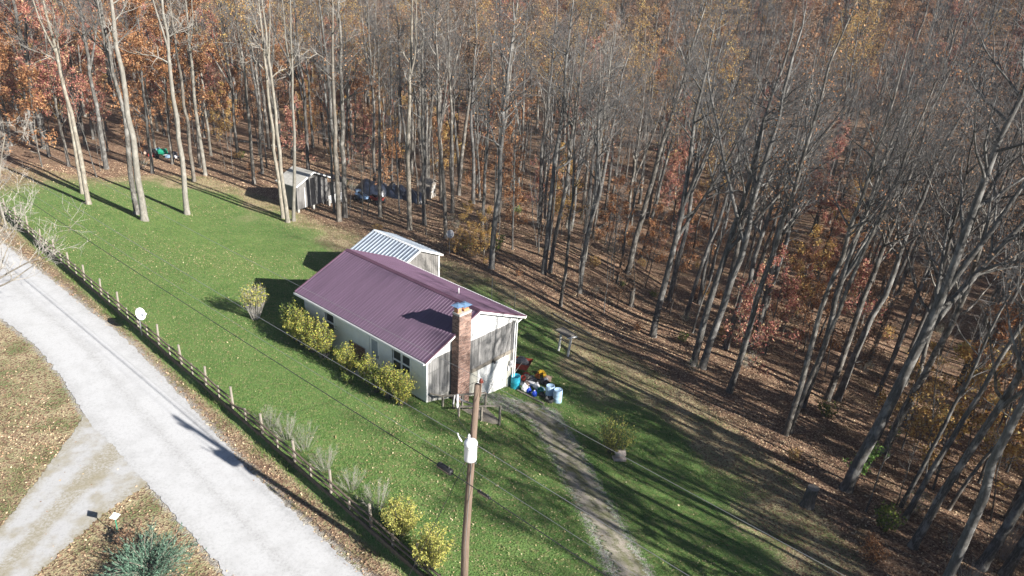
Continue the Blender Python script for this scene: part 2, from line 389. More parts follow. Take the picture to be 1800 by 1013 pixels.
lane_l = [(150, 730), (100, 800), (0, 930), (-120, 1090)]; lane_r = [(262, 850), (180, 905), (118, 962), (60, 1013), (-40, 1110)]
cover = np.stack([lawn, leaf, grav, np.ones_like(lawn)], -1).reshape(-1, 4).astype(np.float32)
ca = gme.color_attributes.new('cover', 'FLOAT_COLOR', 'POINT'); ca.data.foreach_set('color', cover.ravel())
tag(link('ground', gme), kind='structure')

def strip(name, left, right, mat, up, n, across=10, jag=.18):
    """a sheet laid between two lines of ground points"""
    def res(P, n):
        P = np.array(P); d = np.r_[0, np.cumsum(np.hypot(*np.diff(P[:, :2], axis=0).T))]
        u = np.linspace(0, d[-1], n); return np.stack([np.interp(u, d, P[:, k]) for k in (0, 1)], -1)
    Lp, Rp = res(left, n), res(right, n)
    j = lambda: np.convolve(rng.normal(0, jag, n+6), np.ones(3)/3, 'same')[3:-3]+rng.normal(0, jag*.35, n)
    dr = Rp-Lp; dr /= np.linalg.norm(dr, axis=1)[:, None]
    Lp = Lp+dr*j()[:, None]; Rp = Rp+dr*j()[:, None]
    w_ = np.linspace(0, 1, across+1)
    P = Lp[:, None]*(1-w_[None, :, None])+Rp[:, None]*w_[None, :, None]
    z = hgt(P[..., 0], P[..., 1])+up
    V = np.concatenate([P, z[..., None]], -1).reshape(-1, 3)
    ii = np.arange(n*(across+1)).reshape(n, across+1)
    q = np.stack([ii[:-1, :-1], ii[:-1, 1:], ii[1:, 1:], ii[1:, :-1]], -1).reshape(-1, 4)
    me = mesh_np(name, V, [q], mat, smooth=True); at = me.attributes.new('across', 'FLOAT', 'POINT'); at.data.foreach_set('value', np.tile(w_, n).astype(np.float32))
    return tag(link(name, me), kind='structure')
tr = np.linspace(-110, 45, 320)
sr = edge_s(eR, tr); slft = np.minimum(edge_s(eL, tr), sr-3.2)
strip('road', np.stack(xy(tr, slft), -1), np.stack(xy(tr, sr), -1), 'road', .03, 1100, 10, .07)
strip('side_lane', [gp(*p)[:2] for p in lane_l], [gp(*p)[:2] for p in lane_r], 'lane', .022, 220, 10, .07)
strip('driveway', [gp(*p)[:2] for p in [(905, 712), (945, 748), (968, 790), (1000, 850), (1028, 905), (1066, 965), (1090, 1013), (1150, 1140)]],
      [gp(*p)[:2] for p in [(930, 706), (975, 737), (1014, 790), (1048, 850), (1082, 920), (1136, 1013), (1206, 1140)]], 'drive', .03, 330, 8, .2)

# ------------------------------------------------------------------ trees
def nrm(v): return v/np.maximum(np.linalg.norm(v, axis=-1, keepdims=True), 1e-9)
def grow(start, d, length, K, r, wander, up):
    """N branches at once -> points (N,K+1,3)"""
    N = len(start); P = np.zeros((N, K+1, 3)); P[:, 0] = start; d = nrm(d)
    for k in range(K):
        d = nrm(d+r.normal(0, wander, (N, 3))+np.array([0, 0, up])); P[:, k+1] = P[:, k]+d*(length/K)[:, None]
    return P
def tubes(P, Rd, n):
    N, K1, _ = P.shape
    tg = np.empty_like(P); tg[:, 1:-1] = P[:, 2:]-P[:, :-2]; tg[:, 0] = P[:, 1]-P[:, 0]; tg[:, -1] = P[:, -1]-P[:, -2]; tg = nrm(tg)
    ref = np.where(np.abs(tg[:, :1, 2:3]) > .8, np.array([1., .1, 0]), np.array([.1, .05, 1.])); ref = np.broadcast_to(ref, P.shape)
    u = nrm(np.cross(tg, ref)); v = np.cross(tg, u)
    a = np.arange(n)*2*math.pi/n
    V = P[:, :, None]+(u[:, :, None]*np.cos(a)[:, None]+v[:, :, None]*np.sin(a)[:, None])*Rd[:, :, None, None]
    ii = np.arange(N*K1*n).reshape(N, K1, n); jn = np.roll(ii, -1, 2)
    q = np.stack([ii[:, :-1], jn[:, :-1], jn[:, 1:], ii[:, 1:]], -1).reshape(-1, 4)
    return V.reshape(-1, 3), q
def spawn(P, Rd, per, lo, hi, ang, r, upmix=0.):
    """children along branches -> start, dir, parent radius there, position"""
    N, K1, _ = P.shape
    u = np.sort(r.uniform(lo, hi, (N, per)), 1); f = u*(K1-1); i = np.minimum(f.astype(int), K1-2); w_ = (f-i)[..., None]
    ar = np.arange(N)[:, None]
    st = P[ar, i]*(1-w_)+P[ar, i+1]*w_; tg = nrm(P[ar, i+1]-P[ar, i])
    side = nrm(np.cross(tg, nrm(r.normal(size=(N, per, 3)))))
    an = np.radians(r.uniform(*ang, (N, per)))[..., None]
    d = tg*np.cos(an)+side*np.sin(an); d[..., 2] += upmix
    pr = Rd[ar, i]*(1-w_[..., 0])+Rd[ar, i+1]*w_[..., 0]
    return st.reshape(-1, 3), nrm(d).reshape(-1, 3), pr.reshape(-1), u.reshape(-1)
def leaves_np(centres, size, r, droop=.3):
    N = len(centres); n = nrm(r.normal(size=(N, 3))+np.array([0, 0, droop])); a = nrm(np.cross(n, r.normal(size=(N, 3)))); b = np.cross(n, a)
    sz = (size*r.uniform(.6, 1.3, N))[:, None]
    V = np.stack([centres-a*sz, centres+b*sz*.62+n*sz*.15, centres+a*sz, centres-b*sz*.62+n*sz*.15], 1).reshape(-1, 3)
    return V, np.arange(N*4).reshape(N, 4)
def merge(parts):
    Vs, Qs, o = [], [], 0
    for V, q in parts: Vs.append(V); Qs.append(q+o); o += len(V)
    return np.concatenate(Vs), np.concatenate(Qs)
def tree_meshes(seed, h=24., r0=.24, bole=.5, limbs=16, spread=.25, n2=6, n3=4, n4=4, leaf=None, nleaf=0, leaf_size=.1, mats=('bark', 'twig'), fork=0, lean=0., stems=None, ang=(34, 68), leaf_from=.0):
    r = np.random.default_rng(seed)
    # trunk
    K = 14; z = np.linspace(0, 1, K+1)
    P = np.zeros((1, K+1, 3)); P[0, :, 2] = z*h
    wob = np.cumsum(r.normal(0, .10, (K+1, 2)), 0); wob -= wob[0]; P[0, :, :2] = wob*np.minimum(1, z*3)[:, None]*h/23
    Rd = (r0*(1-z)**.75*.9+r0*.06)[None]; Rd[0, 0] = r0*1.45; Rd[0, 0] = r0*1.4
    P = np.concatenate([P[:, :1], P[:, :1]+(P[:, 1:2]-P[:, :1])*.25, P[:, 1:]], 1); Rd = np.concatenate([Rd[:, :1], Rd[:, :1]*.74, Rd[:, 1:]], 1)
    P[0, 0, 2] -= .35
    wood = [tubes(P, Rd, 9)]; 
    stemsP, stemsR = P, Rd
    if fork:
        st, d, pr, u = spawn(P, Rd, fork, bole*.75, bole*1.15, (14, 26), r)
        ln = h*(1-u)*r.uniform(.8, 1., len(u)); Q = grow(st, d, ln, 15, r, .05, .06)
        zq = np.linspace(0, 1, 16); RQ = pr[:, None]*.72*((1-zq)**.8*.92+.08)
        wood.append(tubes(Q, RQ, 7)); stemsP, stemsR = np.concatenate([P, Q]), np.concatenate([Rd, RQ])
    st, d, pr, u = spawn(stemsP[:1], stemsR[:1], limbs, bole, .97, ang, r, .1)
    if fork:
        s2 = spawn(stemsP[1:], stemsR[1:], max(6, limbs//2), .25, .97, ang, r, .1)
        st, d, pr, u = (np.concatenate([a, b]) for a, b in zip((st, d, pr, u), s2))
    N1 = len(st); ln = h*spread*(1.15-u*.75)*r.uniform(.6, 1.15, N1); K1 = 6
    P1 = grow(st, d, ln, K1, r, .15, .09); z1 = np.linspace(0, 1, K1+1); R1 = np.minimum(pr*.55, ln*.02+.012)[:, None]*((1-z1)*.88+.12)
    wood.append(tubes(P1, R1, 5))
    st, d, pr, u = spawn(P1, R1, n2, .2, 1, (25, 60), r, .12)
    l2 = np.repeat(ln, n2)*r.uniform(.25, .5, len(st)); P2 = grow(st, d, l2, 4, r, .18, .05); z2 = np.linspace(0, 1, 5); R2 = np.clip(pr*.6, .006, .035)[:, None]*((1-z2)*.8+.2)
    crown0 = tubes(P2, R2, 4)
    st, d, pr, u = spawn(P2, R2, n3, .15, 1, (25, 65), r, .1)
    l3 = np.clip(np.repeat(l2, n3)*r.uniform(.3, .6, len(st)), .25, 1.4); P3 = grow(st, d, l3, 2, r, .2, .02); R3 = np.clip(pr*.6, .0045, .012)[:, None]*np.array([1, .8, .5])
    crown = [crown0, tubes(P3, R3, 3)]; ends = [P3.reshape(-1, 3), P2[:, 2:].reshape(-1, 3)]
    if n4:
        st, d, pr, u = spawn(P3, R3, n4, .2, 1, (25, 65), r, .06)
        l4 = np.repeat(l3, n4)*r.uniform(.35, .75, len(st)); P4 = grow(st, d, l4, 1, r, .1, .05); R4 = np.full((len(st), 2), .0045); R4[:, 1] = .0028
        crown.append(tubes(P4, R4, 3)); ends.append(P4[:, 1])
    V, q = merge(wood); trunk = mesh_np('trunk', V, [q], mats[0], smooth=True)
    V, q = merge(crown); mi = np.zeros(len(q), int)
    if leaf:
        E = np.concatenate(ends)
        E = E[E[:, 2] > leaf_from*h]
        c = E[r.integers(0, len(E), nleaf)]+r.normal(0, .12, (nleaf, 3))
        LV, lq = leaves_np(c, leaf_size, r); V = np.concatenate([V, LV]); q = np.concatenate([q, lq+len(V)-len(LV)]); mi = np.r_[mi, np.ones(len(lq), int)]
    crownm = mesh_np('crown', V, [q], [mats[1]]+([leaf] if leaf else []), mi)
    return trunk, crownm
KIND = {}
for i, kw in enumerate([dict(leaf='leaf_brown', nleaf=700, leaf_size=.075), dict(fork=1, bole=.55), dict(limbs=20, spread=.22, bole=.45, leaf='leaf_rust', nleaf=600, leaf_size=.075), dict(fork=2, limbs=13, bole=.5), dict(bole=.6, spread=.3, limbs=14)]):
    KIND['bare%d' % i] = tree_meshes(100+i, **kw)
for i in range(2): KIND['slim%d' % i] = tree_meshes(120+i, h=17, r0=.11, bole=.4, limbs=16, spread=.2, n2=5, n3=4, n4=3)
KIND['tan0'] = tree_meshes(130, leaf='leaf_brown', nleaf=5500, leaf_size=.09, limbs=18)
KIND['tan1'] = tree_meshes(131, leaf='leaf_gold', nleaf=3000, leaf_size=.085, limbs=17, fork=1)
KIND['rustbig'] = tree_meshes(132, h=19, r0=.2, leaf='leaf_rust', nleaf=8500, leaf_size=.1, bole=.27, limbs=18, n4=2)
KIND['redbig'] = tree_meshes(133, h=18, r0=.2, leaf='leaf_red', nleaf=9500, leaf_size=.1, bole=.25, limbs=18, n4=2)
for nm, lf, sd_ in (('rust', 'leaf_rust', 140), ('rustb', 'leaf_rust', 145), ('red', 'leaf_red', 141), ('gold', 'leaf_gold', 142), ('goldb', 'leaf_gold', 146), ('brown', 'leaf_brown', 147)):
    KIND[nm] = tree_meshes(sd_, h=8.5, r0=.075, bole=.16, limbs=17, spread=.36, n2=5, n3=4, n4=0, leaf=lf, nleaf=2600, leaf_size=.095, ang=(45, 80))
KIND['pale0'] = tree_meshes(150, mats=('bark_pale', 'twig_pale'), bole=.58, limbs=12, spread=.22)
KIND['pale1'] = tree_meshes(151, mats=('bark_pale', 'twig_pale'), bole=.55, fork=1, limbs=10, spread=.24)
KIND['edge0'] = tree_meshes(160, h=26, r0=.31, bole=.42, limbs=16, spread=.32, fork=2, n2=7, n3=5, n4=4)
KIND['edge1'] = tree_meshes(161, h=26, r0=.29, bole=.4, limbs=18, spread=.3, fork=1, n2=7, n3=5, n4=4)
KIND['small'] = tree_meshes(170, h=7, r0=.07, bole=.2, limbs=14, spread=.42, n2=6, n3=5, n4=3, mats=('bark_pale', 'twig_pale'), ang=(40, 75))
tree_n = 0
def tree(kind, loc, sc=1., rz=None, label='', cat='tree', group=None, lean=(0, 0), thick=1., name='bare_tree'):
    global tree_n; tree_n += 1
    trunk, crown = KIND[kind]
    o = thing(name, loc, 0, label, cat, group)
    a = Vector((lean[0], lean[1], 1)).normalized()
    q = Vector((0, 0, 1)).rotation_difference(a) @ Matrix.Rotation(random.uniform(0, 6.28) if rz is None else rz, 3, 'Z').to_quaternion()
    o.rotation_euler = q.to_euler(); o.scale = (sc*thick, sc*thick, sc)
    link('trunk', trunk, o); link('crown', crown, o)
    return o
placed = []
def put(px, py, kind, sc, label, lean=(0, 0), thick=1., group=None, name='bare_tree', rz=None):
    p = gp(px, py); placed.append((p[0], p[1])); return tree(kind, p, sc, rz, label, 'tree', group, lean, thick, name)
# trees one can tell apart, from the far end of the lawn round to the bottom of the drive
E1 = 'bare grey tree at the wood edge'
put(156, 359, 'pale1', .95, 'pale twin-stemmed tree on the far lawn nearest the road fence', (-.03, 0), 1.0)
put(145, 341, 'pale0', .85, 'pale slender tree just behind the twin-stemmed tree by the road fence', (.02, 0), .8)
put(254, 388, 'pale0', 1.08, 'tall pale trunk standing alone on the far lawn, thickest there', (0, 0), 1.2)
put(241, 377, 'bare1', 1.05, 'dark leaning trunk close behind the thick pale lawn tree', (-.02, 0), 1.0)
put(329, 377, 'pale1', 1.05, 'straight pale tree on the lawn between the thick trunk and the grey shed', (.0, 0), 1.05)
put(341, 319, 'pale0', .95, 'pale tree behind the straight lawn tree beside the litter pile', (0, 0), .95)
put(361, 308, 'pale1', 1., 'pale tree with paired trunk at the lawn end near the litter pile', (0, 0), .95)
put(371, 274, 'pale0', .9, 'slim pale tree in the leaves past the litter pile', (0, 0), .8)
put(273, 266, 'pale0', .85, 'slim pale tree growing right behind the litter pile', (0, 0), .75)
put(190, 266, 'slim0', 1., 'thin bare tree in the leaves beside the road end of the lawn', (0, 0), 1.)
put(170, 312, 'slim1', .7, 'thin leaning sapling on the leafy far lawn', (-.12, 0), .7)
put(80, 262, 'bare2', 1.0, 'thick old trunk among the red and orange trees past the lawn', (0, 0), 1.5)
put(498, 384, 'pale0', .98, 'pale stem of the clump before the grey shed, leaning to the road', (-.04, 0), .8)
put(506, 391, 'pale1', 1.02, 'front pale stem of the clump before the grey shed', (-.02, 0), .85)
put(516, 389, 'pale1', 1.0, 'pale stem of the clump before the grey shed, leaning to the woods', (.06, 0), .75)
put(596, 389, 'pale0', 1.05, 'smooth pale trunk of the pair beside the shed lean-to', (0, 0), 1.0)
put(606, 382, 'bare2', 1.05, 'lichen-spotted trunk of the pair beside the shed lean-to', (.02, 0), 1.1)
put(588, 374, 'slim1', 1.15, 'thin dark trunk leaning against the sky in front of the lean-to', (-.05, 0), 1.1)
put(668, 381, 'bare4', .82, 'dark trunk in front of the tarp heap', (.01, 0), 1.05)
put(720, 404, 'pale1', 1.05, 'straight mossy pale trunk between the grey metal roof and the small hut', (.0, 0), 1.)
EDGE = ['dark trunk at the wood edge next to the green brush behind the plum roof', 'thick edge trunk of the close pair behind the two thin metal posts', 'slimmer partner of the close pair behind the two thin metal posts', 'slender light sapling tree at the wood edge behind the clothes stand',
        'pale forked tree a few steps inside the woods beyond the slender edge sapling', 'stout forked edge tree beside the tall dark stump', 'straight edge tree just behind the stout forked one', 'stout trunk of the edge pair beside the dark red young tree', 'many-topped partner in the edge pair beside the dark red young tree',
        'front stem of the leaning clump halfway between red tree and sawn stump', 'second stem of the leaning clump halfway between red tree and sawn stump', 'forked trunk right behind the leaning clump', 'dark trunk of the shady pair behind the leaning clump', 'thicker trunk of the shady pair behind the leaning clump']
for lab, (px, py, k, sc, lean, th) in zip(EDGE, [(864, 472, 'bare2', 1., (.02, 0), 1.1), (955, 481, 'edge1', .95, (.03, 0), .95), (966, 479, 'bare1', 1., (.06, 0), .9), (985, 538, 'slim0', 1.25, (.03, 0), 1.1),
                               (1027, 459, 'pale1', .9, (.02, 0), .9), (1147, 592, 'edge0', .95, (.05, .0), .95), (1176, 528, 'bare1', 1., (.06, 0), 1.), (1218, 642, 'edge1', .97, (.08, .02), .95),
                               (1234, 648, 'bare3', 1.08, (.10, .02), 1.05), (1380, 764, 'bare1', 1.02, (.08, .0), .8), (1388, 760, 'bare4', 1.0, (.12, .02), .7), (1410, 714, 'bare3', 1., (.1, 0), .95),
                               (1453, 704, 'bare2', 1., (.1, 0), 1.), (1471, 703, 'bare0', 1., (.12, 0), 1.1)]):
    put(px, py, k, sc, lab, lean, th)
put(1487, 861, 'edge0', 1.08, 'big leaning double-topped tree beside the sawn stump', (.15, .02), .98, rz=1.)
put(1524, 806, 'edge1', 1.0, 'second leaning trunk just behind the big tree by the sawn stump', (.15, .02), .85)
put(1554, 796, 'bare0', .9, 'short dark trunk with a broken look behind the leaning pair', (.1, 0), 1.15)
put(1583, 891, 'slim0', 1.1, 'thin leaning trunk under the golden leaves', (.2, .05), 1.)
put(1591, 911, 'bare4', .95, 'bent slender trunk rising through the golden leaves', (.22, .06), .7)
put(1604, 962, 'edge1', .9, 'dark bent trunk on the litter below the golden leaves', (.2, .04), .85)
put(1667, 896, 'slim1', 1.0, 'thin sapling trunk deep in the golden leaves', (.2, 0), 1.)
put(1724, 998, 'bare2', .95, 'thick mossy trunk at the low corner of the woods', (.16, 0), 1.15)
put(1764, 1012, 'bare0', .95, 'dark trunk beside the thick mossy trunk', (.16, 0), 1.1)
# coloured small trees one can pick out
for px, py, k, sc, lab, nm in [(822, 438, 'gold', .5, 'low golden-leaved tree by the small dish in the woods', 'golden_tree'), (850, 458, 'goldb', .6, 'golden-leaved young tree behind the plum roof', 'golden_tree'),
                               (690, 345, 'rust', .85, 'rust-leaved young tree over the tarp heap', 'rust_tree'), (640, 300, 'red', 1., 'crimson young tree behind the grey shed', 'red_tree'),
                               (1299, 653, 'red', .95, 'dark red young tree beside the paired edge trunks', 'red_tree'), (1640, 860, 'goldb', 1.05, 'bright golden tree among leaning trunks', 'golden_tree'),
                               (1720, 850, 'gold', 1.15, 'broad golden tree at the low corner of the woods', 'golden_tree'), (1585, 790, 'gold', .8, 'small golden tree behind the big leaning tree', 'golden_tree'),
                               (1425, 440, 'redbig', .85, 'bright coral-red tree deep in the woods', 'red_tree'), (1178, 415, 'redbig', .72, 'pink-red tree deep behind the lower lawn', 'red_tree'),
                               (900, 420, 'rustb', .8, 'rust-leaved sapling on the slope behind the plum roof', 'rust_tree'), (1085, 540, 'brown', .5, 'brown-leaved sapling at the dark wood edge', 'brown_tree'),
                               (60, 250, 'redbig', .95, 'big pink-red tree past the far lawn', 'red_tree'), (110, 215, 'redbig', .9, 'pink-red tree behind the far lawn trees', 'red_tree'),
                               (15, 265, 'rustbig', .95, 'big orange tree by the road past the lawn', 'rust_tree'), (-40, 255, 'rustbig', 1.0, 'orange-leaved tree beyond the road bend', 'rust_tree'),
                               (30, 200, 'rustbig', .95, 'orange tree behind the big pink-red tree', 'rust_tree'), (150, 205, 'tan1', .9, 'yellow-flecked tree behind the pink-red trees', 'golden_tree'), (-25, 215, 'redbig', .9, 'red tree beside the orange tree beyond the road', 'red_tree'),
                               (205, 190, 'rustbig', .9, 'orange tree behind the thin sapling past the lawn', 'rust_tree'), (85, 150, 'redbig', 1., 'pink tree far behind the thick old trunk', 'red_tree'), (255, 165, 'rustbig', .85, 'orange tree in the woods behind the litter pile', 'rust_tree'),
                               (325, 180, 'rustbig', .8, 'orange tree in the woods behind the straight lawn tree', 'rust_tree'), (160, 130, 'rustbig', 1., 'wide orange tree far back above the thick lawn tree', 'rust_tree'), (15, 140, 'redbig', 1., 'rosy tree far beyond the road bend', 'red_tree'),
                               (225, 215, 'rust', 1., 'small rust tree behind the thick pale lawn tree', 'rust_tree'), (310, 222, 'gold', .9, 'small gold tree in the leaves behind the litter pile', 'golden_tree'), (420, 215, 'rust', .9, 'small rust tree in the woods left of the grey shed', 'rust_tree'), (560, 250, 'rustb', .95, 'rust tree in the woods above the lean-to roof', 'rust_tree'),
                               (1425, 545, 'redbig', .62, 'coral-pink tree standing behind the leaning clump', 'red_tree'), (1185, 480, 'redbig', .5, 'crimson-pink tree behind the stout forked edge tree', 'red_tree'), (1345, 625, 'red', 1., 'crimson young tree between edge pair and leaning clump', 'red_tree'),
                               (1500, 600, 'red', 1.05, 'red young tree behind the shady pair of trunks', 'red_tree'), (1775, 720, 'goldb', 1.2, 'tall golden tree deepest in the low corner of the woods', 'golden_tree'), (1690, 770, 'rust', 1.1, 'orange young tree behind the broad golden tree', 'rust_tree'), (1770, 830, 'rustb', 1., 'orange-brown tree beside the spiky white-twigged bush', 'rust_tree')]:
    put(px, py, k, sc, lab, name=nm)
# the rest of the wood
near, far = [], []
cells = {}
def free(x, y, d):
    cx_, cy_ = int(x//4), int(y//4)
    for i in (-1, 0, 1):
        for j in (-1, 0, 1):
            for (a, b) in cells.get((cx_+i, cy_+j), ()):
                if (a-x)**2+(b-y)**2 < d*d: return False
    return True
for a, b in placed: cells.setdefault((int(a//4), int(b//4)), []).append((a, b))
keep_off = [(gp(*p)[:2], r_) for p, r_ in (((540, 345), 6), ((650, 350), 5), ((760, 340), 3.2), ((285, 272), 3))]
def in_view(x, y, z, pad=60):
    d = np.array([x, y, z-H]); q = d@FW
    if q < 1: return False, 0
    px, py = 900+F*(d@RX)/q, 506.5-F*(d@UY)/q
    return (-pad < px < 1800+pad and py < 1013+pad), q
rr = random.Random(77)
tries = 0
while tries < 26000:
    tries += 1
    t = rr.uniform(-230, 110); s = rr.uniform(-6, 250)
    if s < lawn_edge(t)+2.2+ (1.5 if t > -45 else 0): continue
    x, y = xy(t, s); 
    if y < -45: continue
    ang_ok = -.62*max(y, 0)-35 < x < .8*max(y, 0)+62
    if not ang_ok: continue
    dist = math.hypot(x, y)
    if dist < 17: continue
    if any((x-k[0])**2+(y-k[1])**2 < r_*r_ for k, r_ in keep_off): continue
    if not free(x, y, 3.1 if dist < 120 else 4.0): continue
    if dist > 70 and rr.random() < .3: continue
    if t > 37 and rr.random() < .3: continue
    cells.setdefault((int(x//4), int(y//4)), []).append((x, y))
    z = float(hgt(x, y)); vis, q = in_view(x, y, z+6)
    (near if vis else far).append((q if vis else 1e6+dist, x, y, z, t, s))
near.sort(); N_IND = 225
ind, rest = near[:N_IND], near[N_IND:]+far
NEARK = ['bare0', 'bare1', 'bare2', 'bare3', 'bare4', 'slim0', 'slim1', 'tan0', 'tan1', 'rust', 'rustb', 'gold', 'brown', 'red']
WGT = [12, 12, 12, 11, 11, 14, 14, 3, 2, 6, 5, 2, 5, 2]
LAB = {'bare': ('tall bare grey-barked tree within the woods', 'bare_tree', 'tall bare trees within the woods'),
       'slim': ('slim bare young tree within the woods', 'slim_tree', 'slim bare trees within the woods'),
       'tan': ('tall woodland tree still flecked with tan leaves', 'tan_leaved_tree', 'tan-leaved tall trees within the woods'),
       'rust': ('small rust-orange tree of the woodland understorey', 'rust_tree', 'rust understorey trees'),
       'gold': ('small golden tree of the woodland understorey', 'golden_tree', 'golden understorey trees'),
       'brown': ('small brown-leaved tree of the woodland understorey', 'brown_tree', 'brown understorey trees'),
       'rustbig': ('tall leafy rust-orange tree in the woods by the road end', 'rust_tree', 'tall rust trees by the road end'), 'redbig': ('tall leafy pink-red tree in the woods by the road end', 'red_tree', 'tall red trees by the road end'),
       'red': ('small red tree of the woodland understorey', 'red_tree', 'red understorey trees')}
for q, x, y, z, t, s in ind:
    k = rr.choices(NEARK, WGT)[0]
    if x < -.3*y and y > 55 and rr.random() < .5: k = rr.choice(['rustbig', 'rustbig', 'redbig', 'tan1', 'rust', 'gold'])
    key = ''.join(ch for ch in k if not ch.isdigit()); key = key[:4] if key in ('rustb', 'goldb') else key
    lab, nm, grp = LAB[key]
    ln = (.07+rr.uniform(-.06, .06) if x > 6 else rr.uniform(-.05, .05), rr.uniform(-.05, .05))
    tree(k, (x, y, z), rr.uniform(.8, 1.12), rr.uniform(0, 6.28), lab, 'tree', grp, ln, rr.uniform(.75, 1.1), nm)
sap_n = 0
while sap_n < 70:
    t = rr.uniform(-60, 30); s = rr.uniform(6, 48)
    if s < lawn_edge(t)+1.5: continue
    x, y = xy(t, s); z = float(hgt(x, y)); vis, q = in_view(x, y, z, -5)
    if not vis or any((x-k[0])**2+(y-k[1])**2 < r_*r_ for k, r_ in keep_off): continue
    tree(rr.choice(['slim0', 'slim1']), (x, y, z), rr.uniform(.35, .62), rr.uniform(0, 6.28), 'thin bare sapling springing up on the woodland floor', 'tree', 'thin saplings on the woodland floor', (rr.uniform(-.15, .15), rr.uniform(-.1, .1)), .8, 'sapling'); sap_n += 1
# the far wood, one mass: the same kinds of tree set on points
FARK = ['bare0', 'bare1', 'bare2', 'bare3', 'bare4', 'slim0', 'tan0', 'tan1', 'rustbig', 'redbig', 'rust', 'brown', 'gold', 'red']
FW_ = [9, 6, 9, 5, 5, 5, 17, 12, 9, 3, 12, 14, 6, 5]
pv, pr_, psc, pi_ = [], [], [], []
for q, x, y, z, t, s in rest:
    left = x < -.25*y
    ws = [w_*(2.6 if left and k in ('rustbig', 'redbig', 'tan1', 'gold') else (.45 if not left and k in ('tan0', 'brown', 'rustbig', 'rust') else 1)) for k, w_ in zip(FARK, FW_)]
    pv.append((x, y, z)); pr_.append(rr.uniform(0, 6.28)); psc.append(rr.uniform(.8, 1.1)); pi_.append(FARK.index(rr.choices(FARK, ws)[0]))
print('individual', tree_n, 'far', len(pv))
wm = bpy.data.meshes.new('far_wood'); wm.from_pydata(pv, [], [])
for nm, ty, da in (('turn', 'FLOAT', pr_), ('size', 'FLOAT', psc), ('kind_index', 'INT', pi_)):
    at = wm.attributes.new(nm, ty, 'POINT'); at.data.foreach_set('value', da)
wo = link('far_wood', wm); tag(wo, 'the mass of bare and rust-leaved woodland stretching up the far hillside', 'woodland', kind='stuff')
ng = bpy.data.node_groups.new('wood', 'GeometryNodeTree')
ng.interface.new_socket('Geometry', in_out='INPUT', socket_type='NodeSocketGeometry'); ng.interface.new_socket('Geometry', in_out='OUTPUT', socket_type='NodeSocketGeometry')
gi = ng.nodes.new('NodeGroupInput'); go = ng.nodes.new('NodeGroupOutput')
iop = ng.nodes.new('GeometryNodeInstanceOnPoints'); iop.inputs['Pick Instance'].default_value = True
jall = ng.nodes.new('GeometryNodeJoinGeometry')
src = {}
for o in C.objects:
    if o.type == 'MESH' and o.parent and o.name.split('.')[0] in ('trunk', 'crown'):
        src.setdefault(o.data.name, o)
for k in reversed(FARK):
    jn = ng.nodes.new('GeometryNodeJoinGeometry'); g2 = ng.nodes.new('GeometryNodeGeometryToInstance')
    for me in KIND[k]:
        if me.name not in src:
            print('no visible source for', k); continue
        oi = ng.nodes.new('GeometryNodeObjectInfo'); oi.transform_space = 'ORIGINAL'; oi.inputs['Object'].default_value = src[me.name]
        ng.links.new(oi.outputs['Geometry'], jn.inputs[0])
    ng.links.new(jn.outputs[0], g2.inputs[0]); ng.links.new(g2.outputs[0], jall.inputs[0])
def named(n, ty):
    a = ng.nodes.new('GeometryNodeInputNamedAttribute'); a.data_type = ty; a.inputs[0].default_value = n; return a.outputs[0]
cb = ng.nodes.new('ShaderNodeCombineXYZ'); ng.links.new(named('turn', 'FLOAT'), cb.inputs[2])
er = ng.nodes.new('FunctionNodeEulerToRotation'); ng.links.new(cb.outputs[0], er.inputs[0])
ng.links.new(gi.outputs[0], iop.inputs['Points']); ng.links.new(jall.outputs[0], iop.inputs['Instance'])
ng.links.new(named('kind_index', 'INT'), iop.inputs['Instance Index']); ng.links.new(er.outputs[0], iop.inputs['Rotation']); ng.links.new(named('size', 'FLOAT'), iop.inputs['Scale'])
ng.links.new(iop.outputs[0], go.inputs[0])
md = wo.modifiers.new('wood', 'NODES'); md.node_group = ng

#@@REST
# ------------------------------------------------------------------ the house
def hz_(s): return 2.853+(s+.4)*.4266 if s <= 3.77 else 2.853+(7.94-s)*.4266      # top of the roof deck
house = thing('house', (C0[0], C0[1], 0), HD, 'low white ranch house with ribbed plum metal roof and brick chimney', 'house')
def wall_holes(mb, u0, u1, z0, z1, holes, v0, v1, axis='x'):
    def bx(a, b, c, d):
        if b-a < 1e-4 or d-c < 1e-4: return
        mb.box((a, v0, c), (b, v1, d)) if axis == 'x' else mb.box((v0, a, c), (v1, b, d))
    u = u0
    for a, b, c, d in sorted(holes):
        bx(u, a, z0, z1); bx(a, b, z0, c); bx(a, b, d, z1); u = b
    bx(u, u1, z0, z1)
LW, DW = 11.53, 7.54
front_holes = [(-9.3, -8.42, 1.0, 2.25), (-4.98, -4.1, .12, 2.3), (-2.9, -1.35, .95, 2.25)]
mb = MB(); wall_holes(mb, -LW, 0, 0, 2.86, front_holes, 0, .14); mb.build('front_wall', 'white_paint', house)
mb = MB(); mb.box((-LW, DW-.14, -2.0), (0, DW, 2.86)); mb.build('rear_wall', 'white_paint', house)
prof = [(0, 2.6), (0, hz_(0)-.1), (3.77, hz_(3.77)-.1), (DW, hz_(DW)-.1), (DW, 2.6)]
part('gable_top', 'white_trim', house, lambda q: q.prism([(.0, 2.62), (0, hz_(0)-.1), (3.77, hz_(3.77)-.1), (DW, hz_(DW)-.1), (DW, 2.62)], 'x', -.13, .035), label='bright white boarded gable triangle')
part('gable_wall', 'concrete', house, lambda q: q.box((-.16, .142, -2.7), (-.02, DW-.142, 2.61)))
part('end_wall', 'white_paint', house, lambda q: q.prism([(.142, -1.6), (.142, hz_(0)-.1), (3.77, hz_(3.77)-.1), (DW-.142, hz_(DW)-.1), (DW-.142, -1.6)], 'x', -LW+.002, -LW+.14))
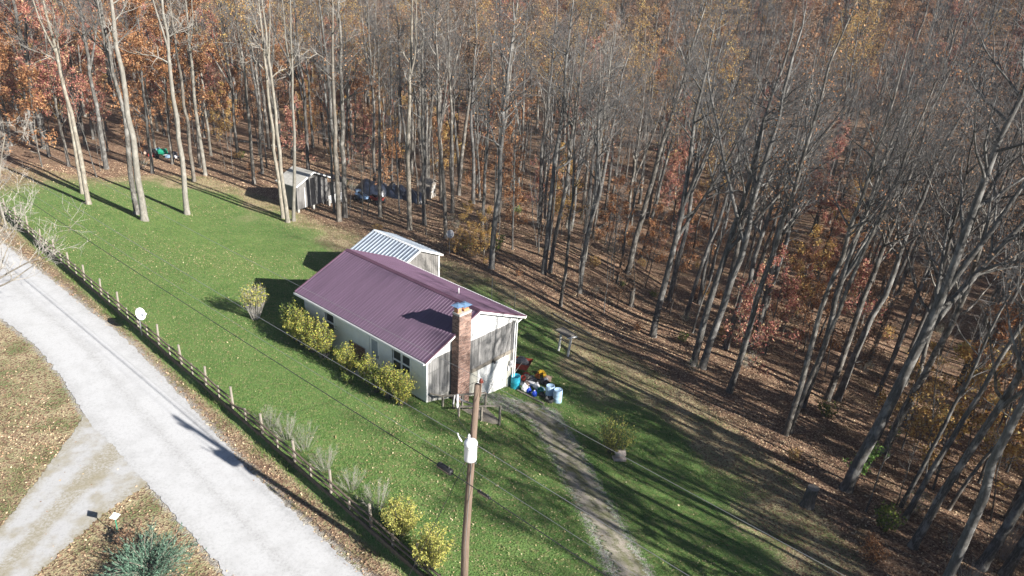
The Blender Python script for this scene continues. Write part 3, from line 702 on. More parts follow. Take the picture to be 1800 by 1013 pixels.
part('foundation', 'concrete', house, lambda q: (q.box((-LW+.02, .02, -.8), (-.02, .16, -.004)), q.box((-.1, .02, -1.2), (.012, 1.6, -.004))))
# weathered boards of the near end
def boards(q):
    s_ = 0.02
    while s_ < DW-.05:
        w_ = .185; e = min(s_+w_, DW-.02); lo = -.02 if s_ < 2.9 else .5
        th = .034+random.uniform(-.007, .007)
        q.box((-.018, s_, lo), (th, e, 2.615)); s_ += w_+.012
part('siding_boards', 'grey_siding', house, boards, kind='stuff', label='weathered grey upright siding boards')
part('band_board', 'old_wood', house, lambda q: q.box((.03, 2.95, .42), (.085, DW+.01, .66)))
def base(q):
    q.box((-.02, 2.9, -2.5), (.02, 4.1, .42)); q.box((-.02, 6.76, -2.7), (.02, DW+.002, .42))
part('cream_base_wall', 'cream_paint', house, base)
gd = part('garage_door', 'white_trim', house, lambda q: (q.box((.0, 4.1, -1.86), (.06, 4.22, .4)), q.box((.0, 6.62, -1.86), (.06, 6.74, .4)), q.box((.0, 4.222, .27), (.055, 6.618, .4))))
for k in range(4):
    z0 = -1.84+k*.525
    o = part('panel', 'white_trim', gd, lambda q: q.box((-.015, 4.225, z0), (.028, 6.615, z0+.515)), bevel=.008)
for a in ((.02, .0), ):
    part('corner_trim', 'white_trim', house, lambda q: q.box((-.1, -.03, -.0), (.055, .06, 2.84)))
part('corner_trim', 'white_trim', house, lambda q: q.box((-.1, DW-.06, .0), (.055, DW+.03, 2.84)))
# roof
def slope(q, s0, s1, t0, t1, th=.05, step=.229):
    z0, z1 = hz_(s0), hz_(s1)
    q.add([(t0, s0, z0-th), (t1, s0, z0-th), (t1, s1, z1-th), (t0, s1, z1-th), (t0, s0, z0), (t1, s0, z0), (t1, s1, z1), (t0, s1, z1)],
          [(0, 3, 2, 1), (4, 5, 6, 7), (0, 1, 5, 4), (1, 2, 6, 5), (2, 3, 7, 6), (3, 0, 4, 7)])
    t = t0+.03
    while t < t1-.02:
        for dt, w0, w1, h in ((0, .034, .016, .019), (step/3, .03, .02, .004), (2*step/3, .03, .02, .004)):
            c = t+dt
            if c > t1-.02: break
            n = np.array([0, -(z1-z0), (s1-s0)]); n = n/np.linalg.norm(n); n = n*np.sign(n[2])*h
            lo = [(c-w0, s0, z0+.001), (c+w0, s0, z0+.001), (c+w0, s1, z1+.001), (c-w0, s1, z1+.001)]
            hi = [(c-w1, s0+n[1], z0+n[2]), (c+w1, s0+n[1], z0+n[2]), (c+w1, s1+n[1], z1+n[2]), (c-w1, s1+n[1], z1+n[2])]
            q.add(lo+hi, [(4, 5, 6, 7), (0, 1, 5, 4), (1, 2, 6, 5), (2, 3, 7, 6), (3, 0, 4, 7)])
        t += step
roof = part('roof', 'roof_plum', house, lambda q: slope(q, -.4, 3.765, -LW-.35, .35), label='front roof slope of ribbed plum metal')
part('roof', 'roof_plum', house, lambda q: slope(q, 7.94, 3.775, -LW-.35, .35), label='rear roof slope of ribbed plum metal')
part('ridge_cap', 'roof_cap', roof, lambda q: q.prism([(3.6, hz_(3.6)+.032), (3.77, hz_(3.77)+.05), (3.94, hz_(3.94)+.032), (3.94, hz_(3.94)+.042), (3.77, hz_(3.77)+.065), (3.6, hz_(3.6)+.042)], 'x', -LW-.36, .365))
for t0, t1 in ((.352, .40), (-LW-.40, -LW-.352)):
    part('rake_trim', 'roof_cap', roof, lambda q: q.prism([(-.41, hz_(-.4)-.06), (3.77, hz_(3.77)-.06), (7.95, hz_(7.94)-.06), (7.95, hz_(7.94)+.035), (3.77, hz_(3.77)+.05), (-.41, hz_(-.4)+.035)], 'x', t0, t1))
    part('rake_board', 'white_trim', roof, lambda q: q.prism([(-.38, hz_(-.4)-.18), (3.77, hz_(3.77)-.2), (7.92, hz_(7.94)-.18), (7.92, hz_(7.94)-.064), (3.77, hz_(3.77)-.064), (-.38, hz_(-.4)-.064)], 'x', t0-.03 if t0 > 0 else t0+.005, t1-.005 if t0 > 0 else t1+.03))
part('gutter', 'white_trim', roof, lambda q: (q.box((-LW-.34, -.52, 2.70), (.34, -.50, 2.825)), q.box((-LW-.34, -.498, 2.70), (.34, -.415, 2.715)), q.box((-LW-.34, -.412, 2.69), (.34, -.39, 2.80))))
part('soffit', 'white_trim', roof, lambda q: q.box((-LW-.33, -.388, 2.72), (.33, .0-.003, 2.75)))
part('gutter', 'white_trim', roof, lambda q: q.box((-LW-.34, 7.945, 2.70), (.34, 8.05, 2.825)))
part('vent_pipe', 'porcelain', roof, lambda q: q.tube([(-3.2, 5.6, hz_(5.6)-.05), (-3.2, 5.6, hz_(5.6)+.38)], .045, 8), smooth=True)
for s_ in (7.25, 7.44):
    part('downspout', 'white_trim', house, lambda q: (q.bar((.11, s_, 2.45), (.11, s_, -2.1), .075, .06, up=(1, 0, 0)), q.bar((.11, s_, 2.45), (.2, s_+.5 if s_ > 7.3 else s_, 2.74), .075, .06)))
mt_ = part('meter_box', 'porcelain', house, lambda q: (q.box((.055, 6.93, -.55), (.19, 7.14, -.1)), q.tube([(.19, 7.03, -.28), (.27, 7.03, -.28)], .08, 10)))
part('meter_box', 'porcelain', house, lambda q: q.box((.055, 6.78, -.75), (.15, 6.9, -.4)))
part('conduit', 'steel', mt_, lambda q: q.tube([(.1, 7.06, -.1), (.1, 7.06, 2.75)], .025, 6))
part('wall_lamp', 'black', house, lambda q: (q.box((.086, 5.3, .44), (.12, 5.42, .58)), q.tube([(.12, 5.36, .52), (.24, 5.36, .55)], .025, 6), q.lathe([(.05, 0), (.09, .1), (.05, .16), (.01, .17)], 8, (.25, 5.36, .44))))
# windows and front door
def window(t0, t1, z0, z1, sashes=1):
    wn = part('window', 'white_trim', house, lambda q: (q.box((t0-.06, -.03, z0-.06), (t0, .09, z1+.06)), q.box((t1, -.03, z0-.06), (t1+.06, .09, z1+.06)), q.box((t0, -.03, z1), (t1, .09, z1+.06)), q.box((t0, -.05, z0-.07), (t1, .09, z0))))
    w_ = (t1-t0)/sashes
    for k in range(sashes):
        a, b_ = t0+k*w_+.02, t0+(k+1)*w_-.02; zm = (z0+z1)/2
        for (c, d, v) in ((z0, zm, .03), (zm, z1, .06)):
            part('sash', 'white_trim', wn, lambda q: (q.box((a, v, c), (a+.045, v+.03, d)), q.box((b_-.045, v, c), (b_, v+.03, d)), q.box((a+.045, v, c), (b_-.045, v+.03, c+.045)), q.box((a+.045, v, d-.045), (b_-.045, v+.03, d))))
            part('pane', 'glass', wn, lambda q: q.box((a+.03, v+.012, c+.03), (b_-.03, v+.018, d-.03)))
    if sashes > 1: part('mullion', 'white_trim', wn, lambda q: q.box((t0+w_-.02, -.01, z0), (t0+w_+.02, .1, z1)))
    part('curtain', 'curtain', wn, lambda q: q.box((t0, .11, z0), (t1, .13, z1)))
window(-9.3, -8.42, 1.0, 2.25); window(-2.9, -1.35, .95, 2.25, 2)
fd = part('front_door', 'white_trim', house, lambda q: (wall_holes(q, -4.95, -4.13, .13, 2.27, [(-4.83, -4.25, .95, 2.12)], .03, .07)))
part('pane', 'curtain', fd, lambda q: q.box((-4.83, .045, .95), (-4.25, .055, 2.12)), label='grey-green storm door glass')
part('handle', 'steel', fd, lambda q: q.box((-4.22, -.01, 1.02), (-4.18, .03, 1.2)))
part('door_step', 'concrete', house, lambda q: (q.box((-5.3, -1.0, -.3), (-3.8, -.004, .1)), q.box((-5.2, -1.35, -.3), (-3.9, -1.004, -.04))))
# brick veneer panel by the door and the outside chimney
def brick_wall(q, faces, z0, z1, bl=.203, bh=.06, j=.016):
    """faces: list of (start, direction along, outward, length, depth)"""
    z = z0; c = 0
    while z < z1-.03:
        for st, al, ou, ln, dp in faces:
            st = Vector(st); al = Vector(al); ou = Vector(ou); u = -(bl/2 if c % 2 else 0)
            while u < ln-.02:
                a, e = max(0, u), min(ln, u+bl)
                if e-a > .03:
                    o_ = dp+random.uniform(-.003, .004)
                    p = [st+al*a, st+al*e, st+al*e+ou*o_, st+al*a+ou*o_]
                    q.add([(v.x, v.y, z) for v in p]+[(v.x, v.y, z+bh) for v in p], [(4, 5, 6, 7), (0, 1, 5, 4), (1, 2, 6, 5), (2, 3, 7, 6), (3, 0, 4, 7)])
                u += bl+j
        z += bh+j+.003; c += 1
vn = part('brick_panel', 'mortar', house, lambda q: q.box((-6.85, -.05, -.05), (-5.35, -.004, 1.25)), label='dark red brick panel beside the front door')
part('bricks', 'brick', vn, lambda q: brick_wall(q, [((-6.85, -.05, 0), (1, 0, 0), (0, -1, 0), 1.5, .02)], -.02, 1.25), kind='stuff')
CT0, CT1, CS0, CS1 = .11, .66, 1.84, 2.76
ch = part('chimney', 'mortar', house, lambda q: q.box((CT0, CS0, -1.6), (CT1, CS1, 5.05)), label='tall red brick outside chimney on the near gable')
part('bricks', 'brick', ch, lambda q: brick_wall(q, [((CT0, CS0, 0), (1, 0, 0), (0, -1, 0), CT1-CT0, .012), ((CT1, CS0, 0), (0, 1, 0), (1, 0, 0), CS1-CS0, .012), ((CT1, CS1, 0), (-1, 0, 0), (0, 1, 0), CT1-CT0, .012), ((CT0, CS1, 0), (0, -1, 0), (-1, 0, 0), CS1-CS0, .012)], -1.5, 5.0), kind='stuff')
part('crown_slab', 'concrete', ch, lambda q: q.box((CT0-.03, CS0-.03, 5.052), (CT1+.03, CS1+.03, 5.11)), bevel=.01)
part('flue_pot', 'flue_clay', ch, lambda q: q.box((.2, 1.86, 5.11), (.5, 2.16, 5.38)), bevel=.02)
part('flue_pot', 'flue_clay', ch, lambda q: q.box((.18, 2.3, 5.11), (.56, 2.68, 5.24)), bevel=.02)
for (s0, s1, z) in ((1.72, 2.28, 5.52), (2.2, 2.82, 5.42)):
    part('flue_cap', 'cap_steel', ch, lambda q: (q.add([(.05, s0, z), (.68, s0, z), (.68, s1, z), (.05, s1, z), (.365, (s0+s1)/2, z+.1)], [(0, 1, 4), (1, 2, 4), (2, 3, 4), (3, 0, 4), (3, 2, 1, 0)]),
                                              [q.bar((x_, y_, 5.2), (x_, y_, z+.01), .02) for x_ in (.2, .5) for y_ in (s0+.16, s1-.16)]))

# ------------------------------------------------------------------ shed with the grey metal roof behind the house
sh = thing('rear_shed', (C0[0], C0[1], 0), HD, 'grey board shed with ribbed steel roof right behind the plum-roofed house', 'shed')
RZ, T0, T1, SF, SR, SB = 2.62, -17.8, -12.35, 8.35, 10.75, 13.0
SLP = (RZ-1.62)/(SB-SR)
zf = lambda s_: RZ-abs(s_-SR)*SLP
def rib_roof(q, s0, s1, t0, t1, zfun, th=.04, step=.36, h=.06):
    z0, z1 = zfun(s0), zfun(s1)
    q.add([(t0, s0, z0-th), (t1, s0, z0-th), (t1, s1, z1-th), (t0, s1, z1-th), (t0, s0, z0), (t1, s0, z0), (t1, s1, z1), (t0, s1, z1)], [(0, 3, 2, 1), (4, 5, 6, 7), (0, 1, 5, 4), (1, 2, 6, 5), (2, 3, 7, 6), (3, 0, 4, 7)])
    t = t0+.05
    while t < t1-.03:
        q.add([(t-.075, s0, z0+.001), (t+.075, s0, z0+.001), (t+.075, s1, z1+.001), (t-.075, s1, z1+.001), (t-.02, s0, z0+h), (t+.02, s0, z0+h), (t+.02, s1, z1+h), (t-.02, s1, z1+h)], [(4, 5, 6, 7), (0, 1, 5, 4), (1, 2, 6, 5), (2, 3, 7, 6), (3, 0, 4, 7)]); t += step
r1 = part('roof', 'roof_steel', sh, lambda q: rib_roof(q, SF, SR-.005, T0, T1, zf))
part('roof', 'roof_steel', sh, lambda q: rib_roof(q, SB, SR+.005, T0, T1, zf))
part('ridge_cap', 'white_trim', r1, lambda q: q.prism([(SR-.14, zf(SR-.14)+.03), (SR, RZ+.05), (SR+.14, zf(SR+.14)+.03), (SR+.14, zf(SR+.14)+.04), (SR, RZ+.065), (SR-.14, zf(SR-.14)+.04)], 'x', T0-.01, T1+.01))
for a, b_ in ((T1, T1+.05), (T0-.05, T0)):
    part('rake_board', 'white_trim', r1, lambda q: q.prism([(SF, zf(SF)-.13), (SR, RZ-.13), (SB, zf(SB)-.13), (SB, zf(SB)+.03), (SR, RZ+.03), (SF, zf(SF)+.03)], 'x', a, b_))
def shed_end(q, t):
    s_ = SF+.25
    while s_ < SB-.3:
        e = s_+.19; q.prism([(s_, -3.2), (s_, zf(s_)-.06), (e, zf(e)-.06), (e, -3.2)], 'x', t-.03, t+random.uniform(-.006, .006)); s_ += .2
part('end_boards', 'dark_siding', sh, lambda q: shed_end(q, T1-.18), kind='stuff')
part('end_boards', 'dark_siding', sh, lambda q: shed_end(q, T0+.2), kind='stuff')
part('side_wall', 'dark_siding', sh, lambda q: q.box((T0+.25, SF+.22, -2.2), (T1-.22, SF+.3, zf(SF+.3)-.06)))
part('side_wall', 'dark_siding', sh, lambda q: q.box((T0+.25, SB-.34, -3.2), (T1-.22, SB-.26, zf(SB-.26)-.06)))
part('corner_trim', 'white_trim', sh, lambda q: q.box((T1-.2, SB-.36, -3.2), (T1-.12, SB-.22, zf(SB-.3)-.07)))

# ------------------------------------------------------------------ far shed with lean-to
p = gp(505, 372); q2 = gp(612, 376)
def to_ts(P): return ts(P[0], P[1])
ft, fs0 = to_ts(gp(524, 375)); 
fsh = thing('garden_shed', gt(ft, fs0), HD+.12, 'grey panel-sided shed with low gable behind the pale tree clump', 'shed')
# local: x towards the house, y into the woods
WD, LN_, EH, RH = 4.0, 2.4, 2.9, 3.8
part('wall', 'shed_board', fsh, lambda q: q.prism([(0, .35), (0, EH), (WD/2, RH-.05), (WD, EH), (WD, .35)], 'x', -.1, 0), label='near gable wall of grey panels')
part('wall', 'shed_board', fsh, lambda q: q.prism([(0, .35), (0, EH), (WD/2, RH-.05), (WD, EH), (WD, .35)], 'x', -LN_, -LN_+.1))
for y_ in (0, WD-.1): part('wall', 'shed_board', fsh, lambda q: q.box((-LN_+.102, y_+.001, .35), (-.102, y_+.099, EH)))
for sgn in (0, 1):
    def sl_(q):
        y0, y1 = (-.35, WD/2) if not sgn else (WD+.35, WD/2)
        z0 = EH-.14; q.add([(-LN_-.3, y0, z0), (.35, y0, z0), (.35, y1, RH+.02), (-LN_-.3, y1, RH+.02), (-LN_-.3, y0, z0+.09), (.35, y0, z0+.09), (.35, y1, RH+.11), (-LN_-.3, y1, RH+.11)], [(0, 3, 2, 1), (4, 5, 6, 7), (0, 1, 5, 4), (1, 2, 6, 5), (2, 3, 7, 6), (3, 0, 4, 7)])
    rf = part('roof', 'concrete', fsh, sl_)
part('rake_board', 'white_trim', fsh, lambda q: (q.bar((.37, -.3, EH-.1), (.37, WD/2, RH+.03), .04, .12), q.bar((.37, WD+.3, EH-.1), (.37, WD/2+.02, RH+.03), .04, .12)))
part('panel_batten', 'white_trim', fsh, lambda q: q.box((.002, .95, .36), (.03, 1.03, 2.4)))
part('doorway', 'black', fsh, lambda q: q.box((.002, 1.75, .38), (.03, 2.35, 3.2)))
for y_ in (.15, 2.1, 4.2): part('footing', 'concrete', fsh, lambda q: q.box((-.4, y_-.12, -1.2), (-.02, y_+.12, .345)))
lt = part('lean_to', 'dark_siding', fsh, lambda q: (q.box((-.9, WD+.02, -.6), (-.8, WD+3.0, 1.9)), q.bar((-.75, WD+.35, -.9), (-.75, WD+.35, 2.4), .12), q.bar((-.75, WD+2.9, -1.2), (-.75, WD+2.9, 1.9), .12)), label='lean-to on the side of the grey shed')
part('roof', 'navy_tarp', lt, lambda q: q.add([(-LN_, WD+.12, 2.75), (.2, WD+.12, 2.75), (.2, WD+3.3, 1.85), (-LN_, WD+3.3, 1.85), (-LN_, WD+.12, 2.82), (.2, WD+.12, 2.82), (.2, WD+3.3, 1.92), (-LN_, WD+3.3, 1.92)], [(0, 3, 2, 1), (4, 5, 6, 7), (0, 1, 5, 4), (1, 2, 6, 5), (2, 3, 7, 6), (3, 0, 4, 7)]))
part('skirt_panel', 'white_paint', lt, lambda q: q.box((-.78, WD+.5, -.35), (-.74, WD+2.8, .5)))
part('skirt_panel', 'white_trim', lt, lambda q: q.box((-.7, WD+.45, -.75), (-.64, WD+2.95, -.42)))
# the dark tarp heap
tp = gp(690, 352)
def tarp(cx, cy, rx, ry, h, seed, rot):
    r = np.random.default_rng(seed); n = 34; g_ = np.linspace(-1, 1, n); U_, V_ = np.meshgrid(g_, g_, indexing='ij')
    rad = np.hypot(U_, V_); hz = np.clip(1-rad**2.2, 0, 1)**.6
    wr = sum(np.sin(U_*r.uniform(2, 9)+V_*r.uniform(2, 9)+r.uniform(0, 6))*a for a in (.12, .09, .07, .05, .05))
    x = U_*rx*math.cos(rot)-V_*ry*math.sin(rot); y = U_*rx*math.sin(rot)+V_*ry*math.cos(rot)
    z = h*hz*(1+wr)-.06
    gz = hgt(cx+x, cy+y)-float(hgt(cx, cy))
    ii = np.arange(n*n).reshape(n, n); q_ = np.stack([ii[:-1, :-1], ii[1:, :-1], ii[1:, 1:], ii[:-1, 1:]], -1).reshape(-1, 4)
    keep = (rad.ravel()[q_].min(1) < 1.02); 
    return mesh_np('tarp', np.stack([x, y, z+gz], -1).reshape(-1, 3), [q_[keep]], 'navy_tarp', smooth=True)
for (px, py, rx, ry, h, sd_, lab) in ((655, 338, 2.4, 1.7, 1.5, 3, 'dark navy tarp heaped high beside the lean-to'), (700, 343, 2.2, 1.5, 1.25, 4, 'second navy tarp mound behind the dark trunk'), (728, 352, 1.7, 1.3, 1.2, 6, 'low shiny tarp mound nearest the small hut')):
    c = gp(px, py); o = link('tarp_heap', tarp(c[0], c[1], rx, ry, h, sd_, HD)); o.location = c; tag(o, lab, 'tarp')
# quad bikes
def atv(px, py, rz, body, label):
    c = gp(px, py); o = thing('quad_bike', c, rz, label, 'quad bike')
    part('body', body, o, lambda q: (q.prism([(-.85, .5), (-.8, .75), (-.25, .82), (.1, .7), (.45, .85), (.9, .72), (.95, .5), (.4, .42), (-.4, .42)], 'y', -.24, .24), q.box((.35, -.5, .62), (.85, .5, .68)), q.box((-.9, -.5, .66), (-.35, .5, .72))), bevel=.03)
    part('seat', 'black', o, lambda q: q.prism([(-.7, .76), (-.65, .92), (0, .9), (.15, .8), (.1, .72)], 'y', -.17, .17), bevel=.03)
    part('handlebar', 'black', o, lambda q: q.tube([(.28, -.38, 1.08), (.36, -.15, 1.02), (.36, .15, 1.02), (.28, .38, 1.08)], .022, 6))
    part('rack', 'black', o, lambda q: [q.bar((x_, -.35, .82), (x_, .35, .82), .025) for x_ in (.5, .6, .7, .8)])
    for x_ in (-.6, .6):
        for y_ in (-.48, .48):
            wl = part('wheel', 'rubber', o, lambda q: q.tube([(x_, y_-.13, .29), (x_, y_-.09, .29), (x_, y_+.09, .29), (x_, y_+.13, .29)], [.22, .29, .29, .22], 14))
            part('rim', 'steel', wl, lambda q: q.tube([(x_, y_-.14, .29), (x_, y_+.14, .29)], .12, 10))
atv(637, 354, -.9, 'atv_blue', 'pale blue quad bike parked beside the shed lean-to')
atv(661, 358, -.5, 'red_paint', 'red quad bike parked before the tarp heap')
c = gp(630, 349); o = thing('barrel', c, 0, 'pale blue drum standing upright behind the quad bikes', 'barrel')
part('shell', 'barrel_blue', o, lambda q: q.lathe([(.29, 0), (.31, .05), (.31, .35), (.325, .38), (.31, .41), (.31, .95), (.3, 1.0), (.26, 1.0), (.25, .97)], 18), smooth=True)
# small hut with braced door
c = gp(760, 348); hut = thing('small_hut', c, HD+.35, 'tiny weathered hut with star-braced door in the woods', 'hut')
part('wall', 'dark_siding', hut, lambda q: q.prism([(-.8, -.2), (.8, -.2), (.8, 1.7), (0, 2.15), (-.8, 1.7)], 'x', -1.3, -.02))
part('frame', 'post_wood', hut, lambda q: (q.box((-.02, -.8, -.1), (.05, -.7, 1.7)), q.box((-.02, .7, -.1), (.05, .8, 1.7)), q.box((.0, -.7, 1.55), (.06, .7, 1.68)), q.box((.0, -.5, -.1), (.04, -.42, 1.55))))
dr_ = part('door', 'old_wood', hut, lambda q: q.box((-.018, -.4, .0), (.015, .68, 1.54)))
part('brace', 'white_paint', dr_, lambda q: (q.bar((.03, -.38, .05), (.03, .66, 1.5), .03, .07), q.bar((.034, .66, .05), (.034, -.38, 1.5), .03, .07), q.bar((.038, .14, .02), (.038, .14, 1.52), .03, .07), q.bar((.042, -.38, .77), (.042, .66, .77), .03, .07)))
part('roof', 'post_wood', hut, lambda q: (q.add([(-1.5, -1.05, 1.6), (.25, -1.05, 1.6), (.25, 0, 2.22), (-1.5, 0, 2.22), (-1.5, -1.05, 1.67), (.25, -1.05, 1.67), (.25, 0, 2.3), (-1.5, 0, 2.3)], [(0, 3, 2, 1), (4, 5, 6, 7), (0, 1, 5, 4), (1, 2, 6, 5), (2, 3, 7, 6), (3, 0, 4, 7)]),
                                       q.add([(-1.5, 1.05, 1.6), (.25, 1.05, 1.6), (.25, 0.003, 2.21), (-1.5, 0.003, 2.21), (-1.5, 1.05, 1.67), (.25, 1.05, 1.67), (.25, .003, 2.29), (-1.5, .003, 2.29)], [(0, 1, 2, 3), (7, 6, 5, 4), (4, 5, 1, 0), (5, 6, 2, 1), (6, 7, 3, 2), (7, 4, 0, 3)])))
c = gp(742, 352); tag(part('bucket', 'bag_white', None, lambda q: q.lathe([(.13, 0), (.17, .36), (.18, .38), (.16, .38), (.12, .05)], 12)), 'white bucket on the litter by the small hut', 'bucket').location = c
# ------------------------------------------------------------------ dishes, posts
def dish(px, py, ph, dia, rz, tilt, label, mat='tank_white'):
    c = gp(px, py); o = thing('satellite_dish', c, rz, label, 'satellite dish')
    part('mast', 'steel', o, lambda q: q.tube([(0, 0, -.2), (0, 0, ph)], .042, 8))
    R_ = dia/2; ct, st_ = math.cos(tilt), math.sin(tilt)
    def bowl(q):
        n, m_ = 20, 5; vs_ = []
        for face, off in ((0, 0), (1, -.012)):
            for i in range(m_+1):
                r_ = R_*i/m_
                for k in range(n):
                    a = 2*math.pi*k/n; y_ = r_*math.cos(a); zz = r_*1.08*math.sin(a); x_ = .35*(r_*r_)/R_+off+.06
                    vs_.append((x_*ct-zz*st_, y_, x_*st_+zz*ct+ph))
        L_ = (m_+1)*n; fs = []
        for i in range(m_):
            for k in range(n):
                a, b_, c_, d_ = i*n+k, i*n+(k+1) % n, (i+1)*n+(k+1) % n, (i+1)*n+k
                fs += [(a, b_, c_, d_), (L_+d_, L_+c_, L_+b_, L_+a)]
        fs += [(m_*n+k, m_*n+(k+1) % n, L_+m_*n+(k+1) % n, L_+m_*n+k) for k in range(n)]
        q.add(vs_, fs)
    part('bowl', mat, o, bowl, smooth=True)
    rot = lambda x_, z_: (x_*ct-z_*st_, 0, x_*st_+z_*ct+ph)
    arm = part('feed_arm', 'steel', o, lambda q: q.tube([rot(.06, -R_*.95), rot(.62*dia+.1, -.25*R_)], .026, 6))
    part('feed_horn', 'porcelain', arm, lambda q: q.tube([rot(.62*dia+.12, -.25*R_), rot(.62*dia-.03, -.2*R_)], .07, 8))
dish(250, 590, 1.5, .74, -.25, .4, 'white satellite dish on a short mast behind the road fence')
dish(790, 446, 1.9, .7, -1.2, .3, 'grey old dish on a mast among golden leaves in the woods', 'porcelain')
for px, py, hh, lab, top in ((864, 527, 1.9, 'thin bare metal post behind the plum roof', 0), (904, 548, 1.6, 'thin post with a small crossbar past the roof corner', 1)):
    c = gp(px, py); o = thing('metal_post', c, HD, lab, 'post')
    part('shaft', 'steel', o, lambda q: q.tube([(0, 0, -.2), (0, 0, hh)], .03, 6))
    if top: part('crossbar', 'steel', o, lambda q: q.bar((-.25, 0, hh-.05), (.25, 0, hh+.04), .04))

# ------------------------------------------------------------------ road fence
fe = thing('road_fence', gt(-15, float(fence_s(-15))), 0, 'long weathered post-and-rail fence with dark boards along the gravel road', 'fence')
def fpt(t, off, z):
    P = np.array(xy(t, fence_s(t)+off)); z0 = float(hgt(*xy(t, fence_s(t)+.35)))
    return Vector((P[0]-fe.location[0], P[1]-fe.location[1], z0+z-fe.location[2]))
tp_ = list(np.arange(11.9, -62, -3.12)); rf_ = random.Random(4)
tops = {}
for i, t in enumerate(tp_):
    hh = 1.25+rf_.uniform(-.1, .15); lx = rf_.uniform(-.07, .07); tops[i] = hh
    part('post', 'post_wood', fe, lambda q: q.tube([fpt(t, .04, -.6), fpt(t, .04, .3), fpt(t, .04, hh)+Vector((lx, lx*.4, 0))], [.075, .07, .062], 8), smooth=False)
    if i+1 < len(tp_):
        tm = t-1.56+rf_.uniform(-.1, .1)
        part('short_post', 'old_wood', fe, lambda q: q.bar(fpt(tm, -.02, -.4), fpt(tm, -.02, .72+rf_.uniform(-.04, .06)), .085, .085, up=(A[0], A[1], 0)))
        for zr, dz in ((.72, .05), (.38, .03)):
            if i == 5 and zr > .5: z1_ = .28
            else: z1_ = zr+rf_.uniform(-dz, dz)
            part('rail', 'dark_wood', fe, lambda q: q.tube([fpt(t+.05, -.075, zr+rf_.uniform(-dz, dz)), fpt(t-1.56, -.08, zr-.02), fpt(t-3.17, -.075, z1_)], [.05, .052, .048], 7))
        for zb in (-.34, -.1):
            part('board', 'dark_wood', fe, lambda q: q.bar(fpt(t-.01, -.13+rf_.uniform(-.012, .012), zb+.11), fpt(t-3.11, -.13+rf_.uniform(-.012, .012), zb+.11+rf_.uniform(-.012, .012)), .06, .22))

# ------------------------------------------------------------------ utility pole and lines
PB = np.array([-1.24, 22.23, 0]); PB[2] = float(hgt(PB[0], PB[1]))
up_ = thing('utility_pole', PB, HD, 'tall brown wooden utility pole with white transformer can', 'utility pole')
ln_ = .0
part('shaft', 'pole_wood', up_, lambda q: q.tube([(0, 0, -.8), (0, 0, 3), (.06, .12, 7), (.13, .22, 10.0)], [.16, .15, .128, .105], 14), smooth=True)
tf = part('transformer', 'tank_white', up_, lambda q: q.lathe([(.2, 0), (.225, .03), (.23, .1), (.23, .66), (.245, .68), (.245, .74), (.2, .82), (.08, .86), (.02, .87)], 20, (.27, -.17, 7.1)), smooth=True)
part('bushing', 'porcelain', tf, lambda q: q.lathe([(.05, 0), (.07, .05), (.035, .08), (.06, .13), (.03, .16), (.05, .2), (.015, .26)], 10, (.2, -.2, 7.93)))
part('lug', 'porcelain', tf, lambda q: [q.lathe([(.03, 0), (.045, .05), (.02, .1)], 8, (.27+.2*math.cos(a), -.17+.2*math.sin(a), 7.66)) for a in (3.6, 4.4, 5.2, 6.0)])
part('mount_band', 'steel', up_, lambda q: [q.lathe([(.135, 0), (.135, .05), (.12, .05)], 12, (.065, .13, z_)) for z_ in (7.2, 7.7)])
part('insulator_pin', 'pole_wood', up_, lambda q: q.tube([(.24, .26, 9.55), (.25, .27, 10.12)], .03, 7))
part('insulator', 'insulator_brown', up_, lambda q: q.lathe([(.03, 0), (.085, .02), (.06, .06), (.075, .09), (.045, .15), (.015, .17)], 12, (.25, .27, 10.1)), smooth=True)
part('cutout_arm', 'steel', up_, lambda q: (q.bar((.1, .2, 9.15), (-.42, .0, 9.2), .045), q.bar((-.42, 0, 9.2), (-.55, -.05, 9.3), .04)))
part('cutout', 'porcelain', up_, lambda q: (q.tube([(-.55, -.05, 8.85), (-.55, -.05, 8.97), (-.55, -.05, 9.09), (-.55, -.05, 9.21), (-.55, -.05, 9.4)], [.03, .06, .03, .06, .03], 8), q.tube([(-.7, -.1, 8.95), (-.62, -.12, 9.35)], .022, 6)))
part('arrester', 'porcelain', up_, lambda q: (q.tube([(.02, -.36, 7.85), (-.03, -.4, 7.95), (-.08, -.44, 8.08), (-.1, -.46, 8.2)], [.02, .035, .02, .03], 8)))
part('bracket', 'steel', up_, lambda q: (q.tube([(.1, .08, 6.9), (.38, .02, 6.88), (.4, .02, 7.3)], .014, 6), q.tube([(-.1, .1, 6.5), (-.28, .05, 6.1), (-.1, .1, 5.9)], .012, 6)))
part('jumper', 'cable', up_, lambda q: (q.tube([(.25, .27, 10.2), (-.1, .1, 9.95), (-.5, -.05, 9.42)], .008, 5), q.tube([(-.55, -.05, 8.85), (-.3, -.2, 8.5), (.2, -.2, 8.18)], .008, 5)))
part('ground_wire', 'wire', up_, lambda q: q.tube([(.1, -.1, 0), (.1, -.1, 3), (.16, .02, 7)], .01, 5))
def line(name, off, z, rad, mat, label, cat, sag=.25, t0=-75, t1=42):
    """a span either side of the pole, running with the road"""
    o = MB()
    pts = []
    for a, b_ in ((t0, 0), (0, t1)):
        for k in range(25):
            u = k/24; t = a+(b_-a)*u; dz = -4*sag*((b_-a)/60)**2*u*(1-u)
            P = PB[:2]+A*t+B*off; pts.append((P[0], P[1], z+dz))
    o.tube(pts, rad, 5); return tag(o.build(name, mat, None), label, cat)
line('power_wire', .27, 10.25, .008, 'wire', 'thin grey power wire strung from the very top of the pole', 'wire')
line('power_wire', .22, 7.5, .011, 'wire', 'grey wire strung from the pole just below the white transformer', 'wire')
